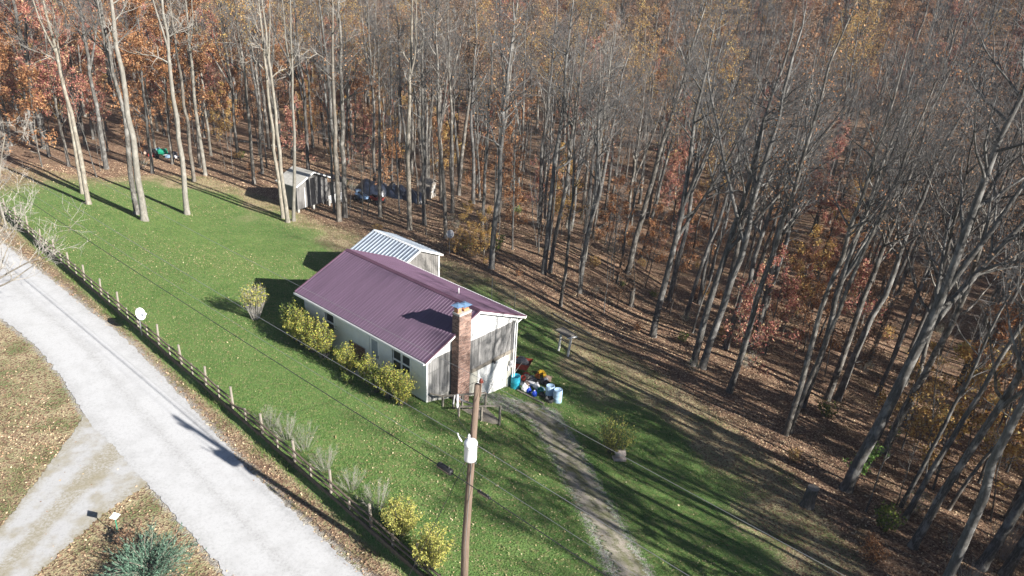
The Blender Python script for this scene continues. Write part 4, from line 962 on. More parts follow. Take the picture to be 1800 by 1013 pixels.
line('power_wire', .2, 6.35, .008, 'wire', 'thin wire strung from the pole just above the black cable', 'wire')
line('phone_cable', -.17, 6.0, .018, 'cable', 'thick black cable strung lowest on the pole along the road', 'cable')
def splice(t, ln_, r_, z, label, tilt):
    P = PB[:2]+A*t-B*.17; o = thing('splice_case', (P[0], P[1], z), HD, label, 'splice case')
    part('shell', 'black', o, lambda q: q.tube([(-ln_/2, 0, -.0), (-ln_/2+.05, 0, 0), (ln_/2-.05, 0, 0), (ln_/2, 0, 0)], [r_*.8, r_, r_, r_*.8], 12), smooth=True)
    part('hanger', 'steel', o, lambda q: [q.bar((x_, 0, -.05), (x_, 0, r_+.06), .02) for x_ in (-ln_*.3, ln_*.3)])
    part('seam', 'dark_wood', o, lambda q: q.box((-ln_/2+.06, -r_-.012, -.02), (ln_/2-.06, -r_+.01, .02)))
splice(-1.0, .72, .13, 6.0, 'fat black splice case on the cable left of the pole toward the house', 0)
splice(1.0, .6, .06, 5.98, 'slim black splice case on the cable past the pole', 0)
hc = gt(0, 0); hx, hy = xy(.12, 7.06)
pA = Vector((PB[0]+.13, PB[1]+.22, 8.9)); pBv = Vector((hx, hy, 2.75))
tag(part('service_drop', 'cable', None, lambda q: q.tube([pA.lerp(pBv, u/20)-Vector((0, 0, 1.1*4*(u/20)*(1-u/20))) for u in range(21)], .012, 5)), 'black service cable drooping from the pole to the house corner', 'cable')
# guy wire to the verge by the road
ga = gp(705, 1040); gA = Vector((PB[0], PB[1], 7.0))
tag(part('guy_wire', 'cable', None, lambda q: q.tube([gA, Vector(ga)], .012, 5)), 'slanting guy wire from the pole down across the fence', 'wire')

# ------------------------------------------------------------------ wooden deck before the chimney
dk = thing('wooden_deck', gt(1.6, 2.0), HD, 'low weathered wooden deck with handrails in front of the chimney', 'deck')
dz0 = dk.location[2]
def dl(px, py, z):                  # photo pixel -> deck-local point at world height z
    d = ray(px, py); k = (z-H)/d[2]; P = d*k; t, s = ts(P[0], P[1]); return (t-1.6, s-2.0, z-dz0)
zd = -.42
cs = [dl(778, 722, zd), dl(806, 741, zd), dl(878, 739, zd), dl(853, 716, zd)]
def lerp2(a, b_, u): return tuple(a[i]+(b_[i]-a[i])*u for i in range(3))
def planks(q):
    n = 13
    for k in range(n):
        u0, u1 = k/n+.004, (k+1)/n-.006; dzr = random.uniform(-.008, .008)
        a, b_, c_, d_ = lerp2(cs[0], cs[1], u0), lerp2(cs[3], cs[2], u0), lerp2(cs[3], cs[2], u1), lerp2(cs[0], cs[1], u1)
        q.add([(v[0], v[1], v[2]-.04+dzr) for v in (a, b_, c_, d_)]+[(v[0], v[1], v[2]+dzr) for v in (a, b_, c_, d_)], [(0, 3, 2, 1), (4, 5, 6, 7), (0, 1, 5, 4), (1, 2, 6, 5), (2, 3, 7, 6), (3, 0, 4, 7)])
part('planks', 'old_wood', dk, planks, kind='stuff')
for a, b_ in ((0, 1), (1, 2), (2, 3), (3, 0)):
    part('skirt_board', 'old_wood', dk, lambda q: q.bar(Vector(cs[a])-Vector((0, 0, .14)), Vector(cs[b_])-Vector((0, 0, .14)), .04, .18))
rails_h = .95
def top(v): return Vector(v)+Vector((0, 0, rails_h))
corners = [cs[0], cs[1], lerp2(cs[1], cs[2], .55), cs[2], cs[3], lerp2(cs[0], cs[3], .45), lerp2(cs[0], cs[3], .25)]
for v in corners:
    part('post', 'old_wood', dk, lambda q: q.bar(Vector(v)-Vector((0, 0, .8)), top(v), .1, .1, up=(1, 0, 0)))
for a, b_ in ((cs[1], cs[2]), (cs[0], cs[3])):
    part('handrail', 'old_wood', dk, lambda q: q.bar(top(a)+Vector((0, 0, .02)), top(b_)+Vector((0, 0, .02)), .13, .045))
he = Vector((-1.6+.14, -2.0+.15, .55-dz0)); part('handrail', 'old_wood', dk, lambda q: q.bar(top(cs[0])+Vector((0, 0, .0)), he, .12, .045))

# ------------------------------------------------------------------ barrels, bags and clutter beside the garage
def drum(px, py, r_, h, mat, label, open_=False, name='barrel', dz=0.):
    c = gp(px, py); o = thing(name, c, rng.uniform(0, 6), label, 'barrel')
    if open_: pr = [(r_*.94, -.05), (r_, .05), (r_, h*.5), (r_*1.03, h*.53), (r_, h*.56), (r_, h-.03), (r_*1.04, h), (r_*.96, h), (r_*.93, h-.05), (r_*.9, .12), (.01, .1)]
    else: pr = [(r_*.94, -.05), (r_, .05), (r_, h*.3), (r_*1.035, h*.33), (r_, h*.36), (r_, h*.64), (r_*1.035, h*.67), (r_, h*.7), (r_*.98, h-.05), (r_*.93, h), (r_*.86, h), (r_*.83, h-.03), (.01, h-.03)]
    part('shell', mat, o, lambda q: q.lathe(pr, 20), smooth=True)
    if not open_: part('bung', 'tank_white', o, lambda q: q.lathe([(.035, 0), (.035, .03), (.01, .035)], 8, (r_*.5, 0, h-.035)))
    return o
drum(905.5, 681, .30, .85, 'barrel_teal', 'bright teal open barrel by the garage corner', True)
drum(966, 699, .28, .88, 'barrel_blue', 'pale blue drum beside the clutter heap, rear of the two', False)
drum(979.5, 706, .28, .88, 'barrel_blue', 'pale blue drum beside the clutter heap, front of the two', False)
o = drum(965.5, 706, .26, .26, 'cable', 'low dark blue tub at the foot of the pale blue drums', True, 'tub')
c = gp(912, 662); o = thing('wood_handle', c, 0, 'pale wooden handle sticking up behind the teal barrel', 'handle')
part('shaft', 'post_wood', o, lambda q: q.tube([(-.35, -.55, .5), (.2, .35, .95)], .028, 6))
c = gp(914, 652); o = thing('garden_cart', c, HD+.4, 'faded red cart tipped against the house corner', 'cart')
part('tray', 'red_paint', o, lambda q: (q.add([(-.55, -.4, .35), (.55, -.4, .35), (.55, .4, .35), (-.55, .4, .35), (-.7, -.5, .75), (.75, -.5, .8), (.75, .5, .8), (-.7, .5, .75)], [(0, 3, 2, 1), (0, 1, 5, 4), (1, 2, 6, 5), (2, 3, 7, 6), (3, 0, 4, 7)]), q.add([(-.5, -.36, .38), (.5, -.36, .38), (.5, .36, .38), (-.5, .36, .38), (-.66, -.47, .75), (.71, -.47, .8), (.71, .47, .8), (-.66, .47, .75)], [(0, 1, 2, 3), (4, 5, 1, 0), (5, 6, 2, 1), (6, 7, 3, 2), (7, 4, 0, 3)])))
for y_ in (-.42, .42): part('wheel', 'rubber', o, lambda q: q.tube([(-.2, y_-.05, .2), (-.2, y_+.05, .2)], .22, 12))
part('handle', 'steel', o, lambda q: q.tube([(-.5, -.3, .45), (-1.1, -.3, .9), (-1.1, .3, .9), (-.5, .3, .45)], .02, 6))
part('load', 'grey_junk', o, lambda q: q.blob((.05, 0, .72), (.5, .34, .3), 9, 0, .25, 4))
def blobthing(px, py, r_, mat, label, cat, name, seed, jit=.2, tie=True, n=10):
    c = gp(px, py); o = thing(name, c, seed, label, cat)
    part('sack', mat, o, lambda q: q.blob((0, 0, r_[2]*.85), r_, n, 0, jit, seed))
    if tie: part('neck', mat, o, lambda q: q.tube([(0, 0, r_[2]*1.6), (.02, .01, r_[2]*2.0), (.05, .03, r_[2]*2.25)], [.05, .03, .07], 7))
blobthing(922, 688, (.22, .22, .27), 'bag_white', 'white plastic sack in the clutter by the blue jugs', 'bag', 'plastic_bag', 2)
blobthing(943, 683, (.27, .22, .2), 'bag_white', 'white plastic sack in the middle of the clutter heap', 'bag', 'plastic_bag', 5)
blobthing(952, 689, (.2, .2, .17), 'barrel_blue', 'pale crumpled sack beside the drums', 'bag', 'plastic_bag', 9)
blobthing(953, 697, (.2, .2, .16), 'black', 'black refuse sack at the foot of the drums', 'bag', 'plastic_bag', 8)
for px, py, lab in ((929, 690, 'royal blue jug next to the white sack'), (939, 696, 'royal blue jug out at the front of the clutter')):
    c = gp(px, py); o = thing('plastic_jug', c, 1., lab, 'jug')
    part('body', 'jug_blue', o, lambda q: q.lathe([(.13, 0), (.17, .04), (.175, .2), (.14, .28), (.05, .33), (.045, .38), (.02, .385)], 14), smooth=True)
    part('cap', 'tank_white', o, lambda q: q.lathe([(.05, 0), (.05, .04), (.01, .045)], 10, (0, 0, .37)))
    part('grip', 'jug_blue', o, lambda q: q.tube([(.05, 0, .35), (.13, 0, .36), (.16, 0, .24)], .02, 6))
c = gp(880, 684); d_ = gp(956, 711)
tag(part('timber', 'post_wood', None, lambda q: q.bar(Vector(gp(909, 687))+Vector((0, 0, .05)), Vector(d_)+Vector((0, 0, .05)), .09, .07)), 'long weathered timber lying before the clutter heap', 'timber')
junk = [('crate', 'grey_junk', 936, 672, 'dark grey crate in the clutter behind the sacks'), ('cushion', 'pink_tan', 926, 676, 'pale pink cushion on the clutter heap'), ('container', 'yellow_plastic', 949, 659, 'yellow plastic container at the back of the clutter'),
        ('container', 'yellow_plastic', 958, 664, 'small yellow container behind the drums'), ('pot', 'orange_plastic', 946, 667, 'orange-red pot in the clutter heap'), ('box', 'pink_tan', 963, 668, 'tan carton at the back of the clutter'),
        ('bin', 'cable', 944, 676, 'black bin lying in the clutter heap'), ('board', 'bag_white', 934, 677, 'white board slab on the clutter heap'), ('box', 'cream_paint', 933, 667, 'cream box at the house side of the clutter'),
        ('pot', 'red_paint', 919, 670, 'dark red pot near the teal barrel'), ('bin', 'grey_junk', 954, 675, 'grey dented can amid the clutter by the drums'), ('box', 'old_wood', 925, 668, 'brown wooden box behind the pink cushion'), ('cushion', 'bag_white', 957, 671, 'small white cushion behind the drums'),
        ('crate', 'cable', 961, 678, 'black crate directly behind the rear drum'), ('pot', 'green_tarp', 948, 691, 'small green pot amid the front sacks'), ('cloth', 'red_paint', 924, 660, 'crumpled red cloth on the grass behind the cart'), ('cloth', 'grey_junk', 915, 676, 'dark crumpled cloth at the teal barrel')]
for i, (nm, mt, px, py, lab) in enumerate(junk):
    c = gp(px, py); rz = rf_.uniform(0, 6); q = MB()
    if nm in ('crate', 'box'):
        a, b_, h = rf_.uniform(.18, .28), rf_.uniform(.14, .22), rf_.uniform(.2, .34)
        q.box((-a, -b_, -.02), (a, b_, .02)); q.box((-a, -b_, .02), (-a+.02, b_, h)); q.box((a-.02, -b_, .02), (a, b_, h)); q.box((-a+.02, -b_, .02), (a-.02, -b_+.02, h)); q.box((-a+.02, b_-.02, .02), (a-.02, b_, h)); q.box((-a*.8, -b_*.8, .02), (a*.5, b_*.7, h*1.05))
    elif nm in ('cushion', 'cloth'): q.blob((0, 0, .1), (rf_.uniform(.24, .34), rf_.uniform(.18, .26), .12), 10, 0, .2, i)
    elif nm == 'board': q.box((-.4, -.2, .1), (.4, .2, .14)); q.box((-.35, -.15, -.02), (-.25, .15, .1)); q.box((.25, -.15, -.02), (.35, .15, .1))
    elif nm == 'container': q.prism([(-.2, 0), (.2, 0), (.2, .26), (.05, .34), (-.2, .34)], 'y', -.1, .1); q.lathe([(.035, 0), (.035, .06), (.01, .065)], 8, (.12, 0, .3))
    else: q.lathe([(.11, -.02), (.17, .3), (.19, .31), (.19, .34), (.16, .34), (.1, .04), (.01, .03)], 12)
    o = q.build(nm, mt, None, bevel=0); o.location = c; o.rotation_euler = (rf_.uniform(-.25, .25), rf_.uniform(-.25, .25), rz); tag(o, lab, nm)
# ------------------------------------------------------------------ clothes-line stand, planter, stumps, sign
c = gp(988, 622); st = thing('clothes_stand', c, 0, 'old white-legged wooden stand with flat plank top on the lower lawn', 'stand')
L1 = Vector(gp(981, 617))-Vector(c); L2 = Vector(gp(997.5, 627))-Vector(c)
dx = (L2-L1).normalized()
for i, L_ in enumerate((L1, L2)):
    part('leg', 'white_paint', st, lambda q: q.bar(L_-Vector((0, 0, .3)), L_+Vector((.14, .1, 1.5)), .12, .12))
T1_, T2_ = L1+Vector((.14, .1, 1.5)), L2+Vector((.14, .1, 1.5))
part('cross_arm', 'white_paint', st, lambda q: q.bar(T2_+Vector((-.28, -.12, -.05)), T2_+Vector((.42, .16, .0)), .09, .07))
part('brace', 'post_wood', st, lambda q: q.bar(L1+Vector((.09, .06, .98)), L2+Vector((.09, .06, .98)), .05, .09))
part('plank_top', 'old_wood', st, lambda q: [q.bar(T1_-dx*.35+Vector((k*.16-.2, k*.14-.1, .06)), T2_+dx*.02+Vector((k*.16-.2, k*.14-.1, .06)), .2, .05) for k in range(4)])
c = gp(1089, 806); pl = thing('planter', c, .2, 'broken stone planter block at the foot of the wispy shrub', 'planter')
part('block', 'stone', pl, lambda q: q.box((-.42, -.3, -.1), (.3, .12, .16)), bevel=.03)
part('urn', 'stone', pl, lambda q: q.tube([(-.3, -.02, .3), (-.1, .0, .33), (.28, .02, .36)], [.16, .22, .2], 12), bevel=.01)
part('wire_hoop', 'steel', pl, lambda q: q.tube([(.12+.22*math.cos(a), .16, .3+.5*math.sin(a)) for a in np.linspace(0, math.pi, 12)], .012, 5))
def stump(px, py, r_, h, label, lean=(0, 0)):
    c = gp(px, py); o = thing('tree_stump', c, 0, label, 'stump'); r = random.Random(px)
    q = MB(); n = 14
    prof = [(1.35, -.3), (1.15, .08), (1, .3), (.95, h*.6), (.93, h)]
    q.add([(r_*k*(1+r.uniform(-.06, .06))*math.cos(2*math.pi*i/n)+lean[0]*z, r_*k*(1+r.uniform(-.06, .06))*math.sin(2*math.pi*i/n)+lean[1]*z, z+(r.uniform(-.03, .03) if z == h else 0)) for k, z in prof for i in range(n)],
          [(a*n+i, a*n+(i+1) % n, (a+1)*n+(i+1) % n, (a+1)*n+i) for a in range(4) for i in range(n)]); q.build('trunk', 'bark', o)
    part('cut_face', 'post_wood', o, lambda q2: q2.lathe([(r_*.92, 0), (r_*.9, .03), (.01, .035)], n, (lean[0]*h, lean[1]*h, h-.02)))
stump(1418, 890, .33, 1.25, 'sawn dark tree stump standing on the leafy slope', (.08, 0))
stump(1109, 538, .22, 1.7, 'tall dark stump at the shady wood edge', (0, 0))
c = gp(208.6, 944); sg = thing('road_sign', c, .0, 'small white square sign seen from behind on a thin green post', 'sign')
part('post', 'green_tarp', sg, lambda q: q.bar((0, 0, -.2), (.02, 0, 1.0), .03, .02))
part('plate', 'tank_white', sg, lambda q: q.add([(a*math.cos(.6)+.03-e*math.sin(.6), a*math.sin(.6)+e*math.cos(.6), z) for e in (-.006, .006) for a, z in ((-.0, .95), (.22, 1.15), (-.0, 1.36), (-.22, 1.15))], [(0, 1, 2, 3), (7, 6, 5, 4), (0, 4, 5, 1), (1, 5, 6, 2), (2, 6, 7, 3), (3, 7, 4, 0)]))
# litter pile at the far end of the lawn
for i, (nm, mt, px, py, r_, lab) in enumerate([('refuse_sack', 'black', 271, 274, (.4, .35, .45), 'black refuse sack in the litter pile at the lawn end'), ('red_bin', 'red_paint', 267, 276, (.4, .35, .3), 'red bundle at the front of the litter pile'),
        ('pink_bundle', 'pink_tan', 259, 272, (.4, .35, .3), 'faded pink bundle beside the black sack'), ('green_cover', 'green_tarp', 287, 272, (.75, .55, .4), 'green cover slung over the litter pile'), ('blue_cushion', 'sky_blue', 279, 269, (.45, .35, .35), 'pale blue bundle behind the green cover'),
        ('dark_bundle', 'grey_junk', 305, 275, (.55, .4, .35), 'dark bundle at the shed end of the litter pile'), ('white_sack', 'bag_white', 309, 278, (.4, .35, .2), 'white sack lying at the shed end of the litter pile'), ('green_crate', 'barrel_blue', 295, 278, (.35, .3, .2), 'pale crate in front of the green cover'), ('dark_sack', 'black', 276, 278, (.3, .3, .3), 'small black sack at the front of the litter pile')]):
    c = gp(px, py); q = MB(); q.blob((0, 0, r_[2]*.8), r_, 9, 0, .22, 40+i); o = q.build(nm, mt, None); o.location = c; tag(o, lab, nm.split('_')[1])
tag(part('white_board', 'tank_white', None, lambda q: q.bar(Vector(gp(288, 276))+Vector((0, 0, .25)), Vector(gp(303, 277))+Vector((0, 0, .3)), .3, .04)), 'white board lying across the litter pile', 'board')

# ------------------------------------------------------------------ shrubs
def shrub_mesh(seed, h, wd, stems, leaf, nleaf, leaf_size, vase=.5, stem='twig', low=.15, twigs=6, upright=0., sr=1.):
    r = np.random.default_rng(seed); a = r.uniform(0, 2*math.pi, stems); rad = np.sqrt(r.uniform(0, 1, stems))
    st_ = np.stack([np.cos(a)*rad*wd*.12, np.sin(a)*rad*wd*.12, np.full(stems, -.05)], -1)
    tip = np.stack([np.cos(a)*rad*wd*.5, np.sin(a)*rad*wd*.5, h*(1-.35*rad**2)*r.uniform(.8, 1.08, stems)], -1)
    d = nrm(tip-st_); P = grow(st_, d+np.array([0, 0, vase*.4]), np.linalg.norm(tip-st_, axis=1)*1.02, 5, r, .07, -.02*vase)
    P[:, 1:] = P[:, 1:]*.4+.6*(st_[:, None]+(tip-st_)[:, None]*np.linspace(.2, 1, 5)[None, :, None])
    R_ = np.full((stems, 6), .010*sr)*np.linspace(1, .3, 6)
    s2, d2, pr, u = spawn(P, R_, twigs, low, 1, (20, 55), r, .15)
    l2 = h*r.uniform(.08, .22, len(s2)); P2 = grow(s2, d2, l2, 2, r, .1, .05); R2 = np.full((len(s2), 3), .004*sr)*np.array([1, .8, .5])
    V, q = merge([tubes(P, R_, 4), tubes(P2, R2, 3)]); sm = mesh_np('stems', V, [q], stem)
    lm = None
    if leaf:
        E = np.concatenate([P[:, 2:].reshape(-1, 3), P2.reshape(-1, 3)]); E = E[E[:, 2] > low*h]
        LV, lq = leaves_np(E[r.integers(0, len(E), nleaf)]+r.normal(0, .05, (nleaf, 3)), leaf_size, r); lm = mesh_np('leaves', LV, [lq], leaf)
    return sm, lm
SHR = {'hedge0': shrub_mesh(1, 2.0, 1.5, 50, 'leaf_shrub', 3000, .045), 'hedge1': shrub_mesh(2, 2.0, 1.6, 50, 'leaf_shrub', 2600, .045, low=.25), 'hedge2': shrub_mesh(3, 2.0, 1.4, 50, 'leaf_olive', 2400, .045),
       'vase': shrub_mesh(4, 2.5, 1.9, 80, 'leaf_shrub', 1300, .055, stem='twig_pale', low=.5, twigs=7), 'yellow': shrub_mesh(5, 1.9, 1.8, 70, 'leaf_yellow', 4800, .04, low=.15), 'wisp': shrub_mesh(6, 1.5, 1.9, 28, 'leaf_olive', 220, .03, stem='twig_pale', twigs=24, sr=.6, low=.3),
       'wisp1': shrub_mesh(7, 1.4, 1.8, 26, 'leaf_olive', 90, .026, stem='twig_pale', twigs=24, sr=.6, low=.3), 'spray': shrub_mesh(8, 2.2, 2.1, 60, 'leaf_yellow', 2200, .045, low=.1, twigs=6), 'under': shrub_mesh(9, 1.3, 1.6, 30, 'leaf_rust', 420, .07), 'underg': shrub_mesh(10, 1.2, 1.6, 30, 'leaf_olive', 420, .07),
       'underb': shrub_mesh(12, 1.5, 1.7, 34, 'leaf_gold', 480, .07), 'sap': shrub_mesh(13, 2.2, 1.4, 12, 'leaf_green', 220, .10, low=.4), 'thorn': shrub_mesh(14, 2.6, 3.4, 60, None, 0, .05, stem='twig_pale', twigs=12), 'darkred': shrub_mesh(15, .6, .7, 26, 'leaf_brown', 420, .045)}
def shrub(kind, loc, sc, label, group=None, name='shrub', rz=None, cat='shrub', squash=1.):
    sm, lm = SHR[kind]; o = thing(name, loc, rf_.uniform(0, 6.28) if rz is None else rz, label, cat, group); o.scale = (sc, sc, sc*squash)
    link('stems', sm, o)
    if lm: link('leaves', lm, o)
    return o
hl = [(-11.75, -.75, 'hedge2', 1.12, 'tall green shrub at the far end of the house front'), (-10.9, -1.15, 'hedge0', 1.1, 'yellow-green shrub next to the end shrub of the house front'), (-10.0, -1.2, 'hedge1', 1.08, 'yellow-green shrub before the single house window'), (-9.0, -1.25, 'hedge0', 1.1, 'yellow-green shrub just past the single house window'),
      (-7.9, -1.2, 'hedge1', 1.1, 'loose shrub next to the brick panel of the house'), (-5.55, -1.25, 'hedge0', .92, 'round shrub at the front door step'), (-3.65, -1.15, 'hedge0', .92, 'round yellowish shrub on the near side of the front door'), (-2.75, -1.35, 'hedge2', .85, 'thin reddish-green shrub below the double window'),
      (-1.75, -1.2, 'hedge1', .98, 'sprawling shrub below the near end of the double window'), (-.75, -1.15, 'hedge0', 1.0, 'big yellow-green shrub at the near house corner'), (-4.6, -1.9, 'underg', .6, 'low green shrub at the foot of the door step')]
for t, s, k, sc, lab in hl: shrub(k, gt(t, s), sc, lab)
shrub('vase', gp(449, 561), 1.0, 'lone vase-shaped shrub standing on the lawn beside the house shadow')
shrub('yellow', gp(704, 940), .98, 'bright yellow round shrub by the fence, next to the grey twiggy ones'); shrub('yellow', gp(757, 998), 1.03, 'yellow-green round shrub nearest the utility pole')
for px, py, k, sc, lab in ((475, 752, 'wisp', .8, 'faint twiggy bush with a few green leaves behind the fence'), (505, 772, 'wisp1', 1.0, 'bare whitish bush behind the fence, first of the bare row from the dish'), (535, 790, 'wisp1', 1.05, 'bare whitish bush behind the fence, second of the bare row from the dish'),
                       (573, 827, 'wisp1', .95, 'bare upright whitish bush standing out on the lawn behind the fence'), (618, 862, 'wisp', .8, 'small bare bush between the upright bush and the grey one'), (664, 898, 'wisp1', 1.1, 'grey twiggy bush touching the bright yellow shrub')):
    shrub(k, gp(px, py), sc, lab, name='bare_bush')
shrub('spray', gp(1078, 797), 1.1, 'wispy yellow-green shrub behind the stone planter')
shrub('sap', gp(1497, 848), 1.1, 'pale green leafy sapling at the foot of the big leaning tree'); shrub('sap', gp(1530, 822), .9, 'pale green leafy sapling between the two leaning trunks')
shrub('thorn', gp(1762, 985), .9, 'spiky white-twigged bare bush at the low corner of the woods', name='bare_bush'); shrub('thorn', gp(1700, 1040), .7, 'low white-twigged brush below the mossy trunk', name='bare_bush')
shrub('darkred', gp(219, 958), 1.2, 'small dark red-brown bush between the road sign and the juniper')
shrub('underg', gp(1555, 930), 1.2, 'low green brush on the litter before the dark bent trunk'); shrub('underg', gp(872, 440), 1.3, 'green brush behind the plum roof'); shrub('underb', gp(800, 445), 1.3, 'golden brush by the dish in the woods'); shrub('underb', gp(830, 452), 1.4, 'golden brush behind the steel-roofed shed')
# juniper at the lane corner
r = np.random.default_rng(31)
jc = gp(262, 1012); ju = thing('juniper', jc, 0, 'spreading blue-green juniper on the corner between road and lane', 'juniper')
NJ = 130; a = r.uniform(0, 2*math.pi, NJ); el = r.uniform(.25, .95, NJ); d = np.stack([np.cos(a)*np.cos(el), np.sin(a)*np.cos(el), np.sin(el)], -1)
ln_j = r.uniform(1.2, 2.3, NJ)*(1.1-.35*np.sin(el)); P = grow(np.tile([0, 0, .05], (NJ, 1))+r.normal(0, .1, (NJ, 3))*[1, 1, .2], d, ln_j, 6, r, .08, -.03); R_ = np.full((NJ, 7), .02)*np.linspace(1, .3, 7)
link('stems', mesh_np('stems', *(lambda vq: (vq[0], [vq[1]]))(tubes(P, R_, 4)), 'old_wood'), ju)
s2, d2, _, _ = spawn(P, R_, 9, .25, 1, (20, 45), r, .1); P2 = grow(s2, d2, r.uniform(.25, .5, len(s2)), 2, r, .08, .05); s3, d3, _, _ = spawn(P2, np.ones((len(P2), 3)), 12, 0, 1, (15, 40), r, .08)
lnn = r.uniform(.07, .16, len(s3)); sd3 = nrm(np.cross(d3, r.normal(size=d3.shape)))*.011
V = np.stack([s3-sd3, s3+sd3, s3+d3*lnn[:, None]], 1).reshape(-1, 3)
link('needles', mesh_np('needles', V, [np.arange(len(V)).reshape(-1, 3)], 'needle'), ju)
# bare tree by the road whose boughs reach into the view, and brush in the woods
put(-25, 600, 'small', 2.0, 'bare white-twigged tree leaning over the gravel road', (.25, .1), 1.1, rz=.4)
put(12, 402, 'small', 1.5, 'bare white-twigged tree beside the far road fence', (.0, 0), .9, rz=2.)
put(-20, 470, 'small', .9, 'small bare tree at the fence by the road', (.1, 0), 1., rz=4.)
brush = 0
for _ in range(4000):
    if brush > 85: break
    t = rr.uniform(-60, 30); s = rr.uniform(8, 60)
    if s < lawn_edge(t)+.5: continue
    x, y = xy(t, s); z = float(hgt(x, y)); vis, q = in_view(x, y, z, -5)
    if not vis: continue
    k = rr.choices(['under', 'underg', 'underb', 'wisp'], [4, 2, 2, 4])[0]
    lab, nm = {'under': ('low rust-leaved brush on the woodland floor', 'rust_brush'), 'underg': ('low green brush on the woodland floor', 'green_brush'), 'underb': ('low golden brush on the woodland floor', 'golden_brush'), 'wisp': ('low bare twiggy brush on the woodland floor', 'twiggy_brush')}[k]
    shrub(k, (x, y, z), rr.uniform(.5, 1.), lab, nm.replace('_', ' ')+' in the woods', nm); brush += 1
# fallen logs
for i, (p0, p1, r_, lab) in enumerate([((970, 552), (1040, 590), .09, 'thin fallen log on the sunlit leaves beyond the clothes stand'), ((1000, 405), (1090, 360), .16, 'fallen log leaning among the trunks behind the lower lawn'), ((640, 296), (720, 312), .14, 'fallen log on the slope above the tarp heap'), ((420, 250), (500, 262), .14, 'fallen log in the leaves behind the grey shed')]):
    a, b_ = gp(*p0), gp(*p1); q = MB(); pts = [Vector(a).lerp(Vector(b_), k/8) for k in range(9)]; pts = [Vector((v.x, v.y, float(hgt(v.x, v.y))+r_*.8)) for v in pts]
    q.tube(pts, [r_*(1-.05*k) for k in range(9)], 8); tag(q.build('fallen_log', 'bark', None, True), lab, 'log')

# ------------------------------------------------------------------ grass and fallen leaves
def scatter(n, t0, t1, s0, s1, dens, seed):
    r = np.random.default_rng(seed); t = r.uniform(t0, t1, n); s = r.uniform(s0, s1, n); k = r.uniform(0, 1, n) < dens(t, s)
    t, s = t[k], s[k]; x, y = xy(t, s); z = hgt(x, y)
    d = np.stack([x, y, z-H], -1); q = d@FW; px = 900+F*(d@RX)/q; py = 506.5-F*(d@UY)/q
    v = (q > 1) & (px > -40) & (px < 1840) & (py < 1060) & (py > -20)
    return np.stack([x, y, z], -1)[v], r
def vnoise(t, s, sc, seed):
    r = np.random.default_rng(seed); o = 0
    for k in range(5): o = o+np.sin(t*sc*r.uniform(.5, 1.6)+s*sc*r.uniform(-1.2, 1.2)+r.uniform(0, 6))*np.sin(s*sc*r.uniform(.5, 1.6)+r.uniform(0, 6))
    return np.clip(.5+o*.22, 0, 1)
def on_house(t, s): return (t > -LW-.1) & (t < .12) & (s > -.05) & (s < DW+.1)
dP = [np.array(gp(*p)[:2]) for p in [(870, 705), (955, 730), (990, 790), (1025, 850), (1060, 915), (1112, 1013), (1180, 1150)]]
def drive_d(t, s):
    x, y = xy(t, s); d = np.full(np.shape(x), 1e9)
    for a, b_ in zip(dP[:-1], dP[1:]):
        ab = b_-a; u = np.clip(((x-a[0])*ab[0]+(y-a[1])*ab[1])/(ab@ab), 0, 1); d = np.minimum(d, np.hypot(x-a[0]-u*ab[0], y-a[1]-u*ab[1]))
    return d
def lawn_d(t, s):
    e = lawn_edge(t)+2.2*np.sin(t*.35+1)*np.sin(s*.4+t*.13)+1.2*np.sin(t*.9)*np.sin(s*.8); return sstep(fence_s(t)-.05, fence_s(t)+.3, s)*(1-sstep(e-green_gap(t)-5, e-green_gap(t)+2, s))*(1-.9*(1-sstep(-60, -36, t)))*(~on_house(t, s))*np.maximum(sstep(.5, 1.5, drive_d(t, s)), .35)
def blades(name, P, r, h, w_, mat, label, cat):
    N = len(P); a = r.uniform(0, 2*math.pi, N); sd_ = np.stack([np.cos(a), np.sin(a), np.zeros(N)], -1); ln = nrm(np.stack([r.normal(0, .45, N), r.normal(0, .45, N), np.ones(N)], -1)); hh = (h*r.uniform(.5, 1.3, N))[:, None]
    V = np.stack([P-sd_*w_-[0, 0, .01], P+sd_*w_-[0, 0, .01], P+ln*hh], 1).reshape(-1, 3)
    return tag(link(name, mesh_np(name, V, [np.arange(N*3).reshape(-1, 3)], mat)), label, cat, kind='stuff')
P, r = scatter(620000, -58, 26, -9, 16, lambda t, s: lawn_d(t, s), 51)
blades('lawn_grass', P, r, .085, .011, 'grass_blade', 'short green mown lawn grass', 'grass')
def verge(t, s):
    rs_ = edge_s(eR, t); f = fence_s(t); e = lawn_edge(t)
    a = sstep(rs_+.5, rs_+1.3, s)*(1-sstep(f-.2, f-.1, s))*.9
    b_ = (1-sstep(-16.8, -15.2, s))*.5*vnoise(t, s, .8, 3)
    c_ = sstep(e-green_gap(t)-2, e-green_gap(t)+1, s)*(1-sstep(e, e+2, s))*.7
    return np.maximum(np.maximum(a, b_), c_)
P, r = scatter(420000, -62, 30, -26, 20, verge, 52)
lane_poly = np.array([gp(*p)[:2] for p in lane_l]+[gp(*p)[:2] for p in lane_r][::-1]); 
def inside(P, poly):
    c = np.zeros(len(P), bool); n = len(poly)
    for i in range(n):
        (x0, y0), (x1, y1) = poly[i], poly[(i+1) % n]; k = ((y0 > P[:, 1]) != (y1 > P[:, 1])) & (P[:, 0] < (x1-x0)*(P[:, 1]-y0)/(y1-y0+1e-12)+x0); c ^= k
    return c
def off_road(P):
    t, s = ts(P[:, 0], P[:, 1]); sR, sL = edge_s(eR, t), np.minimum(edge_s(eL, t), edge_s(eR, t)-3.2); return ~((s > sL+.25) & (s < sR-.3)) & ~inside(P[:, :2], lane_poly)
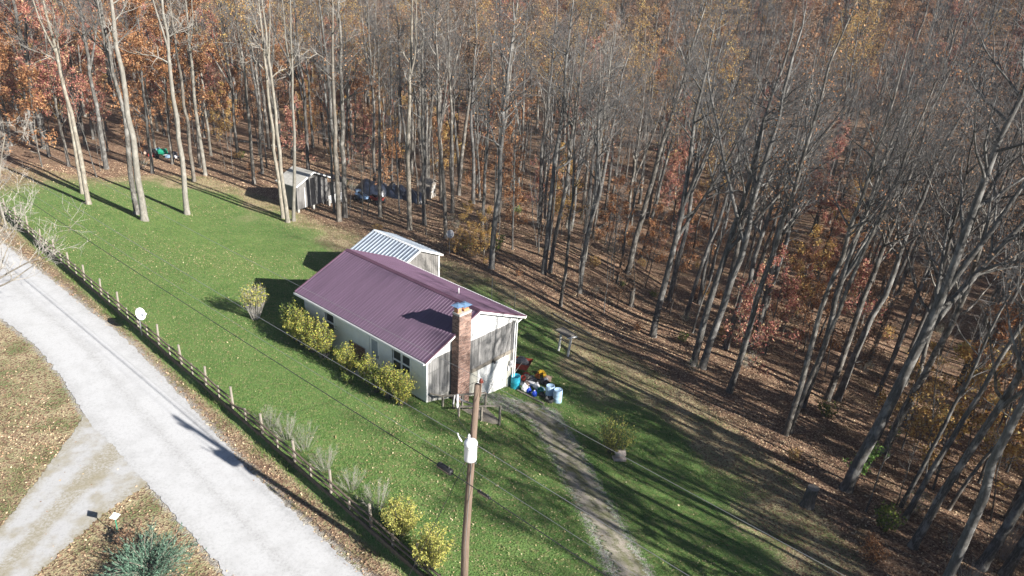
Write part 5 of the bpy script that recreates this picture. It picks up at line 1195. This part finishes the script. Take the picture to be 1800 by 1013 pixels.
P = P[off_road(P)]; blades('verge_grass', P, r, .16, .012, 'dry_blade', 'rough dry grass of the verges and wood edge', 'grass')
P, r = scatter(60000, -40, 14, -10, -7, lambda t, s: (1-sstep(fence_s(t)-.15, fence_s(t)-.1, s))*sstep(fence_s(t)-.9, fence_s(t)-.2, s)*np.clip(vnoise(t, s, .6, 9)*1.6-.3, 0, 1), 57)
blades('fence_grass', P, r, .2, .013, 'grass_blade', 'tufts of green grass at the foot of the road fence', 'grass')
def litter_d(t, s):
    e = lawn_edge(t); rs_ = edge_s(eR, t); f = fence_s(t); l = np.maximum(sstep(e-2, e+2, s), .5*(1-sstep(-60, -46, t))*(s > f))
    l = np.maximum(l, .95*sstep(rs_-.35, rs_+.4, s)*(1-sstep(f-1.2, f-.4, s)))
    l = np.maximum(l, (1-sstep(-15.2, -13.6, s))*(.55+.6*vnoise(t, s, .5, 6)))
    return l*(.5+.5*vnoise(t, s, .35, 8))
P, r = scatter(330000, -62, 40, -26, 45, litter_d, 53); P = P[off_road(P)|(r.uniform(0, 1, len(P)) < .02)]
LV, lq = leaves_np(P+[0, 0, .025], .06, r, 2.2); tag(link('fallen_leaves', mesh_np('fallen_leaves', LV, [lq], 'litter')), 'brown and tan fallen leaves over woodland floor and verges', 'leaves', kind='stuff')
P, r = scatter(80000, -58, 26, -8.4, 15, lambda t, s: np.clip(lawn_d(t, s)*(vnoise(t, s, .35, 12)*1.5-.3), 0.03, 1), 54)
LV, lq = leaves_np(P+[0, 0, .05], .03*(1+.5*r.normal(size=len(P)).clip(-1, 2)), r, 2.2); tag(link('lawn_leaves', mesh_np('lawn_leaves', LV, [lq], 'gold_litter')), 'pale yellow leaves strewn over the lawn', 'leaves', kind='stuff')
# ------------------------------------------------------------------ the hazy air
mt = bpy.data.materials.new('haze'); mt.use_nodes = True; nt = mt.node_tree
for n_ in list(nt.nodes):
    if n_.type == 'BSDF_PRINCIPLED': nt.nodes.remove(n_)
pvn = nt.nodes.new('ShaderNodeVolumePrincipled'); pvn.inputs['Color'].default_value = (.82, .88, .96, 1); pvn.inputs['Density'].default_value = .0002; pvn.inputs['Anisotropy'].default_value = .0
nt.links.new(pvn.outputs[0], nt.nodes['Material Output'].inputs['Volume']); M['haze'] = mt
hzb = MB(); hzb.box((-480, -300, -14), (480, 520, 76)); tag(hzb.build('haze', 'haze'), 'thin pale autumn haze in the air', 'haze', kind='stuff')
